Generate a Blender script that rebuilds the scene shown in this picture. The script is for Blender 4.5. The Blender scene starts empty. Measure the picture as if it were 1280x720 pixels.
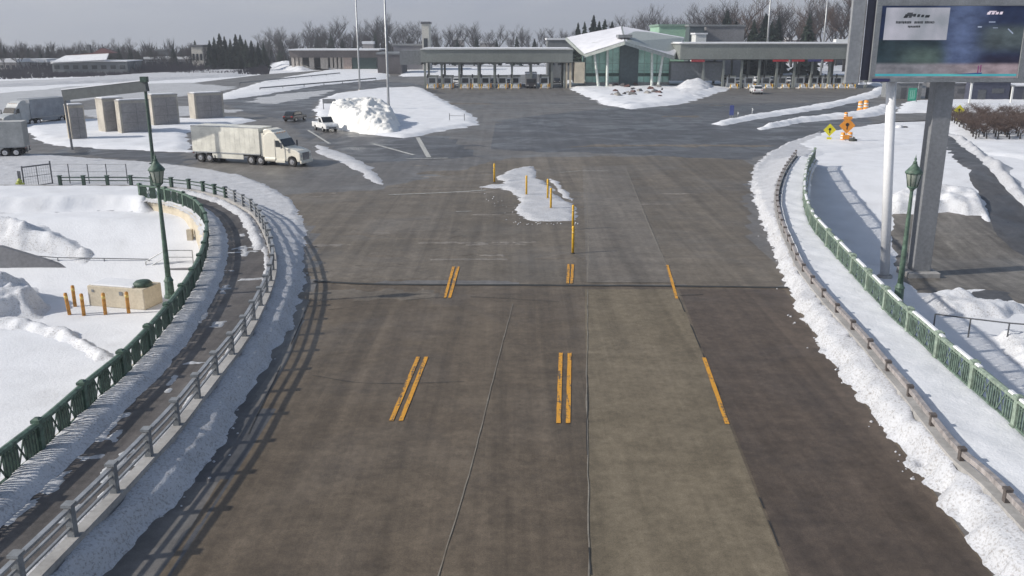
import bpy, math, random
import numpy as np
from mathutils import Vector, Matrix
random.seed(7)
sc = bpy.context.scene
COL = sc.collection
R = math.radians

# ------------------------------------------------------------------ camera model
F, HC, YH = 1108.5, 12.0, 45.0
PITCH = math.atan((360 - YH) / F)
CP, SP = math.cos(PITCH), math.sin(PITCH)
def ray(px, py):
    u, v = (px - 640) / F, (360 - py) / F
    return (u, CP + v * SP, -SP + v * CP)
def P(px, py, z=0.0):
    d = ray(px, py); t = (z - HC) / d[2]
    return Vector((d[0] * t, d[1] * t, z))
def PY(px, py, Y):
    d = ray(px, py); t = Y / d[1]
    return Vector((d[0] * t, Y, HC + d[2] * t))

# ------------------------------------------------------------------ tags
def tag(o, label=None, cat=None, group=None, kind=None):
    if label: o['label'] = label
    if cat: o['category'] = cat
    if group: o['group'] = group
    if kind: o['kind'] = kind
    return o
def thing(name, label, cat, loc=(0, 0, 0), rz=0.0, group=None, scale=1.0):
    o = bpy.data.objects.new(name, None); COL.objects.link(o)
    o.location = loc; o.rotation_euler = (0, 0, rz); o.scale = (scale,) * 3
    o.empty_display_size = 0.2
    return tag(o, label, cat, group)
def dup(root, loc, rz=0.0, label=None, group=None, scale=None):
    r = root.copy(); COL.objects.link(r); r.location = loc; r.rotation_euler = (0, 0, rz)
    if label: r['label'] = label
    if group: r['group'] = group
    if scale is not None: r.scale = scale if hasattr(scale, '__len__') else (scale,) * 3
    for ch in [c for c in root.children]:
        c = ch.copy(); COL.objects.link(c); c.parent = r
        for g in [g for g in ch.children]:
            d = g.copy(); COL.objects.link(d); d.parent = c
    return r

# ------------------------------------------------------------------ mesh builder
class MB:
    def __init__(self): self.v = []; self.f = []; self.s = []
    def add(self, vs, fs, smooth=False):
        b = len(self.v); self.v += [tuple(p) for p in vs]
        for q in fs: self.f.append([b + i for i in q]); self.s.append(smooth)
        return self
    def box(self, c, s, rz=0.0, taper=1.0):
        cx, cy, cz = c; hx, hy, hz = s[0] / 2, s[1] / 2, s[2] / 2
        ca, sa = math.cos(rz), math.sin(rz); vs = []
        for z, t in ((-hz, 1.0), (hz, taper)):
            for x, y in ((-hx, -hy), (hx, -hy), (hx, hy), (-hx, hy)):
                x *= t; y *= t
                vs.append((cx + x * ca - y * sa, cy + x * sa + y * ca, cz + z))
        return self.add(vs, [(3, 2, 1, 0), (4, 5, 6, 7), (0, 1, 5, 4), (1, 2, 6, 5), (2, 3, 7, 6), (3, 0, 4, 7)])
    def beam(self, a, b, w, h):
        a, b = Vector(a), Vector(b); d = (b - a).normalized()
        up = Vector((0, 0, 1)) if abs(d.z) < .95 else Vector((0, 1, 0))
        s = d.cross(up).normalized(); u = s.cross(d).normalized(); vs = []
        for p in (a, b):
            for i, j in ((-1, -1), (1, -1), (1, 1), (-1, 1)): vs.append(p + s * i * w / 2 + u * j * h / 2)
        return self.add(vs, [(0, 3, 2, 1), (4, 5, 6, 7), (0, 1, 5, 4), (1, 2, 6, 5), (2, 3, 7, 6), (3, 0, 4, 7)])
    def tube(self, a, b, r0, r1=None, n=8):
        r1 = r0 if r1 is None else r1
        a, b = Vector(a), Vector(b); d = (b - a).normalized()
        up = Vector((0, 0, 1)) if abs(d.z) < .95 else Vector((1, 0, 0))
        s = d.cross(up).normalized(); u = s.cross(d).normalized(); vs = []
        for p, r in ((a, r0), (b, r1)):
            for i in range(n):
                t = 2 * math.pi * i / n; vs.append(p + (s * math.cos(t) + u * math.sin(t)) * r)
        fs = [(i, (i + 1) % n, n + (i + 1) % n, n + i) for i in range(n)]
        self.add(vs, fs, n > 5)
        self.add([vs[i] for i in range(n)], [tuple(range(n))[::-1]])
        return self.add([vs[n + i] for i in range(n)], [tuple(range(n))])
    def lathe(self, prof, c=(0, 0, 0), n=16, smooth=True):
        vs = []; m = len(prof)
        for r, z in prof:
            for i in range(n):
                t = 2 * math.pi * i / n; vs.append((c[0] + r * math.cos(t), c[1] + r * math.sin(t), c[2] + z))
        fs = [(k * n + i, k * n + (i + 1) % n, (k + 1) * n + (i + 1) % n, (k + 1) * n + i) for k in range(m - 1) for i in range(n)]
        fs2 = [tuple(range(n))[::-1], tuple((m - 1) * n + i for i in range(n))]
        b = len(self.v); self.add(vs, fs, smooth)
        for q in fs2: self.f.append([b + i for i in q]); self.s.append(False)
        return self
    def prof(self, pts, y0, y1, inset=0.0):
        """closed (x,z) outline extruded along y"""
        n = len(pts)
        vs = [(x, y0, z) for x, z in pts] + [(x, y1, z) for x, z in pts]
        fs = [tuple(range(n)), tuple(range(2 * n - 1, n - 1, -1))] + [((i + 1) % n, i, n + i, n + (i + 1) % n) for i in range(n)]
        return self.add(vs, fs)
    def wheel(self, c, r, w, n=18):
        x, y, z = c
        return self.tube((x, y - w / 2, z), (x, y + w / 2, z), r, r, n)
    def build(self, name, mat, parent=None, bevel=0.0, autosmooth=False):
        me = bpy.data.meshes.new(name); me.from_pydata(self.v, [], self.f); me.update()
        for p, s in zip(me.polygons, self.s): p.use_smooth = s
        me.materials.append(mat)
        import bmesh
        bm = bmesh.new(); bm.from_mesh(me); bmesh.ops.recalc_face_normals(bm, faces=bm.faces); bm.to_mesh(me); bm.free()
        o = bpy.data.objects.new(name, me); COL.objects.link(o)
        if parent: o.parent = parent
        if bevel:
            md = o.modifiers.new('bevel', 'BEVEL'); md.width = bevel; md.segments = 2; md.limit_method = 'ANGLE'
        return o

# ------------------------------------------------------------------ materials
def newmat(name):
    m = bpy.data.materials.new(name); m.use_nodes = True
    nt = m.node_tree; return m, nt, nt.nodes['Principled BSDF']
def N(nt, t, **k):
    n = nt.nodes.new(t)
    for a, b in k.items():
        if a.startswith('i_'): n.inputs[a[2:].replace('_', ' ')].default_value = b
        else: setattr(n, a, b)
    return n
def noise(nt, vec, scale, detail=4, rough=.55, dist=0.0):
    n = N(nt, 'ShaderNodeTexNoise'); n.inputs['Scale'].default_value = scale
    n.inputs['Detail'].default_value = detail; n.inputs['Roughness'].default_value = rough; n.inputs['Distortion'].default_value = dist
    nt.links.new(vec, n.inputs['Vector']); return n.outputs['Fac']
def ramp(nt, fac, a, b, c0=(0, 0, 0, 1), c1=(1, 1, 1, 1)):
    r = N(nt, 'ShaderNodeValToRGB'); r.color_ramp.elements[0].position = a; r.color_ramp.elements[1].position = b
    r.color_ramp.elements[0].color = c0; r.color_ramp.elements[1].color = c1
    nt.links.new(fac, r.inputs['Fac']); return r.outputs['Color']
def mix(nt, fac, a, b, mode='MIX'):
    m = N(nt, 'ShaderNodeMix', data_type='RGBA', blend_type=mode)
    for s, i in ((fac, 0), (a, 6), (b, 7)):
        if isinstance(s, (int, float)): m.inputs[i].default_value = s
        elif isinstance(s, tuple): m.inputs[i].default_value = s if len(s) == 4 else s + (1,)
        else: nt.links.new(s, m.inputs[i])
    return m.outputs[2]
def mapped(nt, scale=(1, 1, 1), coord='Object', rot=(0, 0, 0)):
    tc = N(nt, 'ShaderNodeTexCoord'); mp = N(nt, 'ShaderNodeMapping')
    mp.inputs['Scale'].default_value = scale; mp.inputs['Rotation'].default_value = rot
    nt.links.new(tc.outputs[coord], mp.inputs['Vector']); return mp.outputs['Vector']
def bump(nt, b, fac, strength, dist=.02):
    n = N(nt, 'ShaderNodeBump'); n.inputs['Strength'].default_value = strength; n.inputs['Distance'].default_value = dist
    nt.links.new(fac, n.inputs['Height']); nt.links.new(n.outputs['Normal'], b.inputs['Normal'])
def M(name, col, rough=.6, metal=0.0, var=.25, scale=2.0, bmp=0.0, emis=0.0, spec=.5):
    """painted / plain surface with uneven wear"""
    m, nt, b = newmat(name); v = mapped(nt)
    n1 = noise(nt, v, scale, 5); n2 = noise(nt, v, scale * 9, 3)
    dark = tuple(c * (1 - var) for c in col); lite = tuple(min(1, c * (1 + var * .6)) for c in col)
    c = mix(nt, ramp(nt, n1, .3, .7), dark, lite)
    c = mix(nt, .18, c, ramp(nt, n2, .3, .7), 'SOFT_LIGHT')
    nt.links.new(c, b.inputs['Base Color'])
    b.inputs['Roughness'].default_value = rough; b.inputs['Metallic'].default_value = metal
    b.inputs['Specular IOR Level'].default_value = spec
    if bmp: bump(nt, b, n2, bmp)
    if emis:
        nt.links.new(c, b.inputs['Emission Color']); b.inputs['Emission Strength'].default_value = emis
    return m
def snow_mat(name, dirt=.15, tint=(.72, .73, .76), dirtcol=(.22, .19, .16), ds=1.2, speck=.5):
    m, nt, b = newmat(name); v = mapped(nt)
    n1 = noise(nt, v, ds * .35, 6, .6); n2 = noise(nt, v, ds * 5, 5, .65); n3 = noise(nt, v, 14, 3, .6)
    c = mix(nt, ramp(nt, n1, .35, .7), tint, tuple(x * .86 for x in tint))
    d = mix(nt, 1.0, ramp(nt, n1, .62 - dirt, .92 - dirt), ramp(nt, n2, .5, .75), 'MULTIPLY')
    c = mix(nt, d, c, dirtcol)
    c = mix(nt, ramp(nt, n3, .72 - .06 * speck, .78 - .04 * speck), c, tuple(x * .5 for x in tint))
    nt.links.new(c, b.inputs['Base Color']); b.inputs['Roughness'].default_value = .75
    b.inputs['Specular IOR Level'].default_value = .25
    h = mix(nt, .25, n2, n3); bump(nt, b, h, .5, .07)
    return m
def road_mat(name, c1, c2, rough=.6, streak=.5, wet=.4, spec=.4, grain=.5):
    m, nt, b = newmat(name); v = mapped(nt)
    n1 = noise(nt, v, .09, 6, .62, .6); n2 = noise(nt, v, .8, 5, .6)
    st = noise(nt, mapped(nt, (1.1, .025, 1), rot=(0, 0, .05)), 1.0, 6, .65, .5)
    st2 = noise(nt, mapped(nt, (.07, 1.1, 1), rot=(0, 0, .12)), 1.0, 4, .6, .3)
    g = noise(nt, v, 34, 4, .75); md = noise(nt, v, 3.2, 8, .7, .3); sp2 = noise(nt, v, 1.6, 2, .5)
    c = mix(nt, ramp(nt, n1, .32, .68), c1, c2)
    c = mix(nt, streak * .55, c, ramp(nt, st, .28, .75), 'SOFT_LIGHT')
    c = mix(nt, streak * .16, c, ramp(nt, st2, .3, .75), 'SOFT_LIGHT')
    c = mix(nt, .2, c, ramp(nt, n2, .3, .72), 'SOFT_LIGHT')
    c = mix(nt, grain * .8, c, ramp(nt, g, .3, .7), 'SOFT_LIGHT')
    c = mix(nt, .20, c, ramp(nt, md, .33, .68), 'SOFT_LIGHT')
    c = mix(nt, mix(nt, .5, (0, 0, 0, 1), ramp(nt, sp2, .70, .76)), c, tuple(x * .55 for x in c1))
    # pale salt bloom, in blotches
    sb = mix(nt, 1.0, ramp(nt, n1, .5, .8), ramp(nt, n2, .45, .75), 'MULTIPLY')
    c = mix(nt, mix(nt, .75, (0, 0, 0, 1), sb), c, tuple(x * 1.35 for x in c2))
    nt.links.new(c, b.inputs['Base Color'])
    w = ramp(nt, noise(nt, v, .17, 5, .6, .8), .45, .68)
    mr = N(nt, 'ShaderNodeMapRange'); mr.inputs['To Min'].default_value = rough; mr.inputs['To Max'].default_value = rough - wet * .5
    nt.links.new(w, mr.inputs['Value']); nt.links.new(mr.outputs['Result'], b.inputs['Roughness'])
    b.inputs['Specular IOR Level'].default_value = spec
    bump(nt, b, g, .25, .012)
    return m

m_snow = snow_mat('clean_snow', .05, speck=.2)
m_snow_road = snow_mat('road_snow', .42, (.54, .55, .58), (.20, .175, .155), ds=2.6, speck=2.2)
m_snow_dirty = snow_mat('ploughed_snow', .34, (.68, .69, .72), (.20, .17, .15), 2.2, 1.2)
m_road = road_mat('asphalt', (.108, .100, .094), (.150, .141, .132), .55, .5, .35)
m_near = road_mat('worn_pavement', (.096, .073, .050), (.116, .091, .064), .6, .8, .3)
m_mid = road_mat('warm_plaza_paving', (.112, .093, .070), (.148, .125, .098), .6, .7, .3)
m_conc = road_mat('concrete_lane', (.140, .114, .076), (.162, .134, .094), .7, .6, .15)
m_darkroad_shade = road_mat('dark_asphalt_and_shade', (.056, .055, .058), (.088, .086, .088), .5, .5, .5)  # asphalt tone, also painted on for kerb shade and a dark opening
m_redroad = road_mat('brown_asphalt', (.070, .052, .038), (.090, .068, .051), .6, .6, .3)
m_slush = road_mat('brown_slush', (.105, .095, .085), (.19, .175, .155), .55, 1.0, .3)
m_plank = road_mat('walkway_surface', (.072, .064, .060), (.122, .110, .102), .65, .9, .3)
m_slushsnow = snow_mat('half_melted_snow', .42, (.46, .47, .49), (.16, .155, .155), .9, 1.0)
m_joint = M('joint_seal', (.03, .03, .03), .8)
m_seam = M('pale_seam', (.20, .18, .15), .85, scale=3)
m_white = M('white_road_paint', (.42, .42, .40), .8, scale=3, var=.45)
def paint(name, col, wear):
    m, nt, b = newmat(name); v = mapped(nt); n1 = noise(nt, v, 7, 6, .75); n2 = noise(nt, mapped(nt, (9, .5, 1)), 1.0, 4, .6)
    c = mix(nt, ramp(nt, n2, .3, .75), tuple(x * .75 for x in col), col); k = mix(nt, .5, n1, n2)
    c = mix(nt, ramp(nt, k, .56 - wear, .66 - wear), c, (.10, .08, .055)); nt.links.new(c, b.inputs['Base Color']); b.inputs['Roughness'].default_value = .75; return m
m_yellow = paint('yellow_road_paint', (.70, .33, .03), .07)
m_bollard = M('bollard_yellow', (.72, .42, .03), .5, scale=5)
m_rust = M('rusty_yellow', (.50, .24, .05), .7, scale=5, var=.5)
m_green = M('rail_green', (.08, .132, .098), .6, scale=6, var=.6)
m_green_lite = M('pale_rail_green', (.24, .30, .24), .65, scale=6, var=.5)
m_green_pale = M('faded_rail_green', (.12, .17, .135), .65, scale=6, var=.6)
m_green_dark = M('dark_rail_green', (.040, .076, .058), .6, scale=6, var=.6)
m_cream = M('sandy_concrete', (.52, .46, .36), .85, scale=.8, var=.2, bmp=.2)
m_conc_wall = M('grey_concrete', (.36, .35, .34), .85, scale=.8, var=.25, bmp=.2)
m_grey_wall = M('weathered_grey_wall', (.20, .20, .21), .85, scale=.5, var=.2)
m_steel = M('galvanised_steel', (.38, .39, .40), .45, .5, scale=3)
m_dgrey = M('dark_grey_paint', (.10, .105, .115), .5, scale=2)
m_mgrey = M('mid_grey_paint', (.20, .21, .22), .55, scale=1)
m_black = M('black_rubber', (.018, .018, .02), .75)
m_tyre = m_black
m_glass = M('dark_window_glass', (.02, .025, .03), .08, 0, var=.1, spec=.6)
m_chrome = M('bright_metal', (.6, .6, .62), .25, .9)
m_whitep = M('white_vehicle_paint', (.72, .72, .70), .3, scale=.7, var=.08)
m_creamp = M('cream_vehicle_paint', (.76, .72, .62), .35, scale=.7, var=.08)
m_trailer = M('off_white_trailer', (.72, .70, .62), .45, scale=.9, var=.22)
m_dwood = M('weathered_rail_grey', (.31, .285, .28), .8, scale=5, var=.4)

# ------------------------------------------------------------------ numeric helpers
def hash2(ix, iy, s):
    n = (ix.astype(np.int64) * 374761393 + iy.astype(np.int64) * 668265263 + s * 1442695041) & 0x7fffffff
    n = ((n ^ (n >> 13)) * 1274126177) & 0x7fffffff
    n = ((n ^ (n >> 16)) * 2246822519) & 0x7fffffff
    return (n & 0xffff) / 65535.0
def vnoise(x, y, s=0):
    ix, iy = np.floor(x), np.floor(y); fx, fy = x - ix, y - iy
    fx = fx * fx * (3 - 2 * fx); fy = fy * fy * (3 - 2 * fy)
    a, b = hash2(ix, iy, s), hash2(ix + 1, iy, s); c, d = hash2(ix, iy + 1, s), hash2(ix + 1, iy + 1, s)
    return (a * (1 - fx) + b * fx) * (1 - fy) + (c * (1 - fx) + d * fx) * fy
def fbm(x, y, s=0, o=4):
    t = 0; a = .5; f = 1.0
    for k in range(o): t = t + a * (vnoise(x * f + 17.3 * k, y * f - 9.1 * k, s + k) - .5); a *= .55; f *= 2.1
    return t
def sdf(x, y, poly):
    """signed distance, positive inside"""
    shp = x.shape; x = x.ravel(); y = y.ravel()
    d = np.full(x.shape, 1e18); ins = np.zeros(x.shape, bool); n = len(poly)
    for i in range(n):
        ax, ay = poly[i][0], poly[i][1]; bx, by = poly[(i + 1) % n][0], poly[(i + 1) % n][1]
        ex, ey = bx - ax, by - ay; L = ex * ex + ey * ey + 1e-12
        t = np.clip(((x - ax) * ex + (y - ay) * ey) / L, 0, 1)
        d = np.minimum(d, (x - ax - t * ex) ** 2 + (y - ay - t * ey) ** 2)
        if ay != by:
            c = ((ay > y) != (by > y)) & (x < ex * (y - ay) / (by - ay) + ax); ins ^= c
    d = np.sqrt(d); return np.where(ins, d, -d).reshape(shp)
def smooth(pts, step):
    """Catmull-Rom through (x,y) points, resampled at an even step"""
    p = [Vector((q[0], q[1])) for q in pts]; p = [p[0] * 2 - p[1]] + p + [p[-1] * 2 - p[-2]]; out = []
    for i in range(1, len(p) - 2):
        for k in range(24):
            t = k / 24; a, b, c, d = p[i - 1], p[i], p[i + 1], p[i + 2]
            out.append(.5 * ((2 * b) + (c - a) * t + (2 * a - 5 * b + 4 * c - d) * t * t + (3 * b - a - 3 * c + d) * t ** 3))
    out.append(p[-2]); L = [0]
    for a, b in zip(out, out[1:]): L.append(L[-1] + (b - a).length)
    n = max(2, round(L[-1] / step)); res = []; j = 0
    for k in range(n + 1):
        s = L[-1] * k / n
        while j < len(L) - 2 and L[j + 1] < s: j += 1
        t = (s - L[j]) / max(1e-9, L[j + 1] - L[j]); res.append(out[j].lerp(out[j + 1], min(1, t)))
    return res
def normals(path):
    r = []
    for i in range(len(path)):
        d = (path[min(i + 1, len(path) - 1)] - path[max(i - 1, 0)]).normalized(); r.append(Vector((-d.y, d.x)))
    return r
def offset(path, o): return [p + n * o for p, n in zip(path, normals(path))]
def sweep(mb, path, prof, ztop=None):
    """closed (offset, z) profile swept along a path of (x,y)"""
    nm = normals(path); m = len(prof); vs = []
    for p, n in zip(path, nm):
        for o, z in prof: q = p + n * o; vs.append((q.x, q.y, z))
    fs = [(k * m + i, k * m + (i + 1) % m, (k + 1) * m + (i + 1) % m, (k + 1) * m + i) for k in range(len(path) - 1) for i in range(m)]
    fs += [tuple(range(m)), tuple((len(path) - 1) * m + i for i in range(m))[::-1]]
    return mb.add(vs, fs)

# ------------------------------------------------------------------ the railing lines (photo points lifted to their real height)
DECK, RTOP, GTOP = .6, 1.62, 1.45
gl = [P(x, y, RTOP) for x, y in ((-130, 662), (-60, 609), (0, 563), (60, 517), (110, 474), (160, 433), (205, 385), (235, 345), (252, 312), (258, 285), (256, 266), (246, 251), (233, 243), (219, 238), (202, 234.5), (174, 231))]
gl_ext = gl + [P(x, y, RTOP) for x, y in ((120, 230.5), (60, 232), (-60, 234), (-260, 238))]
ol = [P(x, y, GTOP) for x, y in ((-60, 778), (10, 711), (73, 651), (134, 592), (184, 542), (219, 505), (250, 467), (275, 437), (294, 414), (309, 392), (322, 368), (333, 345), (340, 320), (338, 297), (329, 273), (317, 255), (305, 247), (287, 238), (275, 234), (260, 230), (246, 227), (231, 225), (208, 223), (168, 221), (112, 221), (73, 221), (-60, 221), (-260, 222))]
gr = [P(x, y, RTOP) for x, y in ((1430, 625), (1360, 568), (1300, 520), (1247, 477), (1190, 431), (1154, 400), (1122, 374), (1087, 340), (1059, 312), (1030, 282), (1017, 267), (1009, 250), (1006, 235), (1007, 217), (1011, 200), (1019, 186))]
rr = [P(x, y, .98) for x, y in ((1400, 760), (1340, 702), (1280, 642), (1238, 598), (1196, 562), (1160, 518), (1135, 486), (1107, 454), (1082, 424), (1060, 400), (1035, 373), (1014, 348), (998, 325), (988, 303), (980, 285), (974, 267), (971, 247), (974, 227), (982, 208), (995, 190))]
GL = smooth(gl, .5); GLX = smooth(gl_ext, .5); OL = smooth(ol, .5); GR = smooth(gr, .5); RR = smooth(rr, .5)

# ------------------------------------------------------------------ terrain: sunken lots either side of the approach
polyL = [(p.x, p.y) for p in GLX] + [(-400, 66), (-400, -30), (-30, -30)]
polyR = [(p.x, p.y) for p in GR] + [(30, 92), (400, 92), (400, -30), (60, -30)]
TL = [(0, -3.3), (54.2, -3.3), (57.0, -1.5), (60.2, -.1), (66, 0), (4000, 0)]
TR = [(0, -4.0), (64, -4.0), (84, 0), (4000, 0)]
def lerpz(tab, y): return np.interp(y, [a for a, b in tab], [b for a, b in tab])
def terrain(x, y):
    x = np.asarray(x, float); y = np.asarray(y, float)
    dl, dr = sdf(x, y, polyL), sdf(x, y, polyR)
    z = np.full(x.shape, -.12)
    z = np.where(dl > -1.1, np.minimum(lerpz(TL, y) - .0, z), z)
    return np.where(dr > -1.1, np.minimum(lerpz(TR, y), z), z)
def zl(x, y): return lerpz(TL, np.asarray(y, float))
def zr(x, y): return lerpz(TR, np.asarray(y, float))
def z0(x, y): return np.zeros(np.shape(x))
def zd(x, y): return np.full(np.shape(x), DECK)
def G(px, py, tab):
    """point where the view ray meets a sloping lot"""
    lo, hi = 5.0, 3000.0
    for k in range(60):
        m = (lo + hi) / 2; q = PY(px, py, m)
        if q.z > float(lerpz(tab, m)): lo = m
        else: hi = m
    return PY(px, py, lo)

def grid_obj(name, xs, ys, zz, keep, mat):
    ny, nx = zz.shape; idx = -np.ones((ny, nx), int)
    fk = keep[:-1, :-1] | keep[1:, :-1] | keep[:-1, 1:] | keep[1:, 1:]
    used = np.zeros((ny, nx), bool)
    used[:-1, :-1] |= fk; used[1:, :-1] |= fk; used[:-1, 1:] |= fk; used[1:, 1:] |= fk
    idx[used] = np.arange(used.sum()); X, Y = np.meshgrid(xs, ys)
    v = np.stack([X[used], Y[used], zz[used]], 1)
    j, i = np.nonzero(fk)
    f = np.stack([idx[j, i], idx[j, i + 1], idx[j + 1, i + 1], idx[j + 1, i]], 1)
    me = bpy.data.meshes.new(name); me.from_pydata(v.tolist(), [], f.tolist())
    me.polygons.foreach_set('use_smooth', [True] * len(me.polygons)); me.update(); me.materials.append(mat)
    o = bpy.data.objects.new(name, me); COL.objects.link(o); return o
FLATN = [0]  # flat layers are stacked a little above one another
def patch(name, poly, mat, h=.2, w=.8, edge=.35, es=1.2, res=.25, bmp=.05, bs=1.5, base=z0, seed=1, peak=None, kind='structure'):
    """a layer with a ragged edge and an uneven top lying on the ground below it"""
    poly = [(p[0], p[1]) for p in poly]
    xa, xb = min(p[0] for p in poly) - edge, max(p[0] for p in poly) + edge
    ya, yb = min(p[1] for p in poly) - edge, max(p[1] for p in poly) + edge
    xs = np.arange(xa, xb + res, res); ys = np.arange(ya, yb + res, res); X, Y = np.meshgrid(xs, ys)
    d = sdf(X, Y, poly) + edge * 2.2 * fbm(X / es, Y / es, seed, 4)
    s = np.clip(d / w, 0, 1); s = s * s * (3 - 2 * s)
    z = h * s + bmp * 2 * fbm(X / bs, Y / bs, seed + 31, 5) * s
    if peak: z = z + peak(X, Y) * s
    lift = .012 + (FLATN[0] * .00012 + (.010 if FLATN[0] else 0) if h < .01 else 0)
    if h < .01: FLATN[0] += 1
    z = np.where(d > 0, lift + np.maximum(z, 0), np.maximum(d * .5, -.16) + lift) + base(X, Y)
    o = grid_obj(name, xs, ys, z, d > -res * .6, mat)
    if kind: o['kind'] = kind
    return o
def flat(name, poly, mat, z, base=None):
    me = bpy.data.meshes.new(name)
    me.from_pydata([(p[0], p[1], z) for p in poly], [], [tuple(range(len(poly)))]); me.update(); me.materials.append(mat)
    if me.polygons[0].normal.z < 0: me.flip_normals()
    o = bpy.data.objects.new(name, me); COL.objects.link(o); o['kind'] = 'structure'; return o
def px(pts, z=0.0): return [P(x, y, z) for x, y in pts]
def ribbon(mb, pts, w, z, wob=0.0, seed=0, gaps=False):
    pts = smooth(pts, .6) if len(pts) > 2 else smooth([pts[0], pts[0].lerp(pts[1], .5), pts[1]], .6); nm = normals(pts); vs = []
    rn = random.Random(seed)
    for p, n in zip(pts, nm):
        a, b = w / 2 * (1 + wob * rn.uniform(-1, 1)), w / 2 * (1 + wob * rn.uniform(-1, 1)); o = wob * w * rn.uniform(-.5, .5)
        vs += [(p.x + n.x * (a + o), p.y + n.y * (a + o), z), (p.x - n.x * (b - o), p.y - n.y * (b - o), z)]
    sk = [fbm(np.array([i * .31]), np.array([seed * 3.7]), seed, 3)[0] for i in range(len(pts))]
    return mb.add(vs, [(2 * i, 2 * i + 1, 2 * i + 3, 2 * i + 2) for i in range(len(pts) - 1) if not gaps or sk[i] > -.02])

def drop(Y): return .0185 * np.maximum(0, np.asarray(Y, float) - 380)
# ground sheet
xs = np.concatenate([np.linspace(-3500, -130, 24), np.arange(-120, -45, 2.5), np.arange(-45, 45, .6), np.arange(45, 120, 2.5), np.linspace(130, 3500, 24)])
ys = np.concatenate([[-200, -60, -10], np.arange(0, 100, .6), np.arange(100, 330, 8), np.linspace(340, 5000, 26)])
X, Y = np.meshgrid(xs, ys); Z = terrain(X, Y)
Z = Z + np.where(Z < -.13, .12 * fbm(X / 3, Y / 3, 5), 0)
far = np.clip((Y - 340) / 500, 0, 1); Z = Z + far * (1.2 * fbm(X / 90, Y / 90, 8)) - drop(Y)
o = grid_obj('ground', xs, ys, Z, np.ones_like(Z, bool), m_snow); o['kind'] = 'structure'

# paved plaza
plaza = [(p.x, p.y) for p in OL] + [(-140, 68)] + [(q.x, q.y) for q in px(((-120, 121), (0, 117), (180, 111), (330, 93), (400, 88), (480, 82), (530, 83), (700, 82), (1060, 82), (1180, 96), (1400, 100), (1400, 140)))] + \
        [(q.x, q.y) for q in px(((1180, 150), (1110, 152), (1060, 160), (1020, 172)))] + [(p.x, p.y) for p in reversed(RR)]
flat('plaza_pavement', plaza, m_road, 0)
patch('plaza_paving', px(((300, 250), (380, 240), (470, 236), (600, 206), (640, 196), (930, 194), (948, 210), (935, 230), (950, 300), (992, 360), (398, 352), (384, 320), (388, 285))), m_mid, 0, .3, .9, 3, .8, 0, seed=39)
near = px(((398, 350), (420, 356), (700, 358), (985, 360))) + [P(1040, 452), P(1150, 590), P(1290, 790), P(150, 790), P(220, 690), P(300, 560), P(360, 450)]
flat('approach_road', near, m_near, .0165)
flat('concrete_road_lane', px(((731, 362), (846, 362), (985, 720), (1012, 790), (736, 790), (735, 640), (733, 470))), m_conc, .0190)
flat('side_road_lane', px(((849, 362), (980, 362), (1040, 455), (1150, 595), (1287, 789), (1015, 789), (989, 720))), m_redroad, .0190)
flat('plaza_road_lane', px(((728, 208), (782, 208), (842, 354), (733, 354))), road_mat('pale_asphalt', (.128, .110, .090), (.158, .139, .117), .6, .6, .2), .0325)
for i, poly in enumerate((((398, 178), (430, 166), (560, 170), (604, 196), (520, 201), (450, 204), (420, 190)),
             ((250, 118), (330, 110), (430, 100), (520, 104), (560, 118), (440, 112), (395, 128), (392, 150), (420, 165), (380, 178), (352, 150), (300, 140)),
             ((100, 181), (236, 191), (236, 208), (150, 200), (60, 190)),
             ((386, 350), (384, 400), (345, 500), (290, 620), (230, 720), (150, 780), (210, 660), (280, 555), (335, 450), (372, 380), (378, 350)),  # strip by the left kerb: mostly painted shade, partly wet asphalt
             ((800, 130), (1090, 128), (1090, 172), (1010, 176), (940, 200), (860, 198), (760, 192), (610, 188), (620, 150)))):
    patch('asphalt_and_shade_patch', px(poly), m_darkroad_shade, 0, .3, .8, 3, 1.2, 0, seed=40 + i)
mb = MB(); ribbon(mb, px(((392, 352), (480, 356), (640, 357), (800, 358), (985, 360))), .26, .0345, .2, 3); mb.build('road_joint', m_joint)['kind'] = 'structure'
mb = MB()
for k, (pts, w) in enumerate(((((734, 362), (734, 430), (733, 480), (735, 600), (736, 780)), .09), (((641, 380), (620, 460), (590, 580), (548, 720), (530, 780)), .07),
     (((731, 210), (735, 290), (734, 354)), .1), (((782, 210), (810, 280), (843, 354)), .12))):
    ribbon(mb, px(pts), w * .42, .0355, .6, 9 + k)
mb.build('road_seam', m_seam)['kind'] = 'structure'
mb = MB()
for k, (pts, w) in enumerate((((((733, 455), (735, 500), (733, 540), (734.5, 570))), .04), (((395, 690), (400, 720), (394, 740)), .06), (((735.5, 655), (736.5, 690), (738, 720)), .06),
     (((848, 372), (890, 470), (940, 600), (988, 720)), .05), (((580, 320), (520, 330), (430, 333)), .05), (((560, 265), (600, 268), (700, 262)), .06), (((300, 565), (360, 440), (392, 365)), .05), (((850, 370), (980, 366)), .09), (((410, 388), (560, 372), (700, 378)), .05), (((390, 470), (460, 480), (580, 478)), .04))):
    ribbon(mb, px(pts), w * .7, .0365, .5, 19 + k, True)
mb.build('road_crack', m_joint)['kind'] = 'structure'
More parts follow.
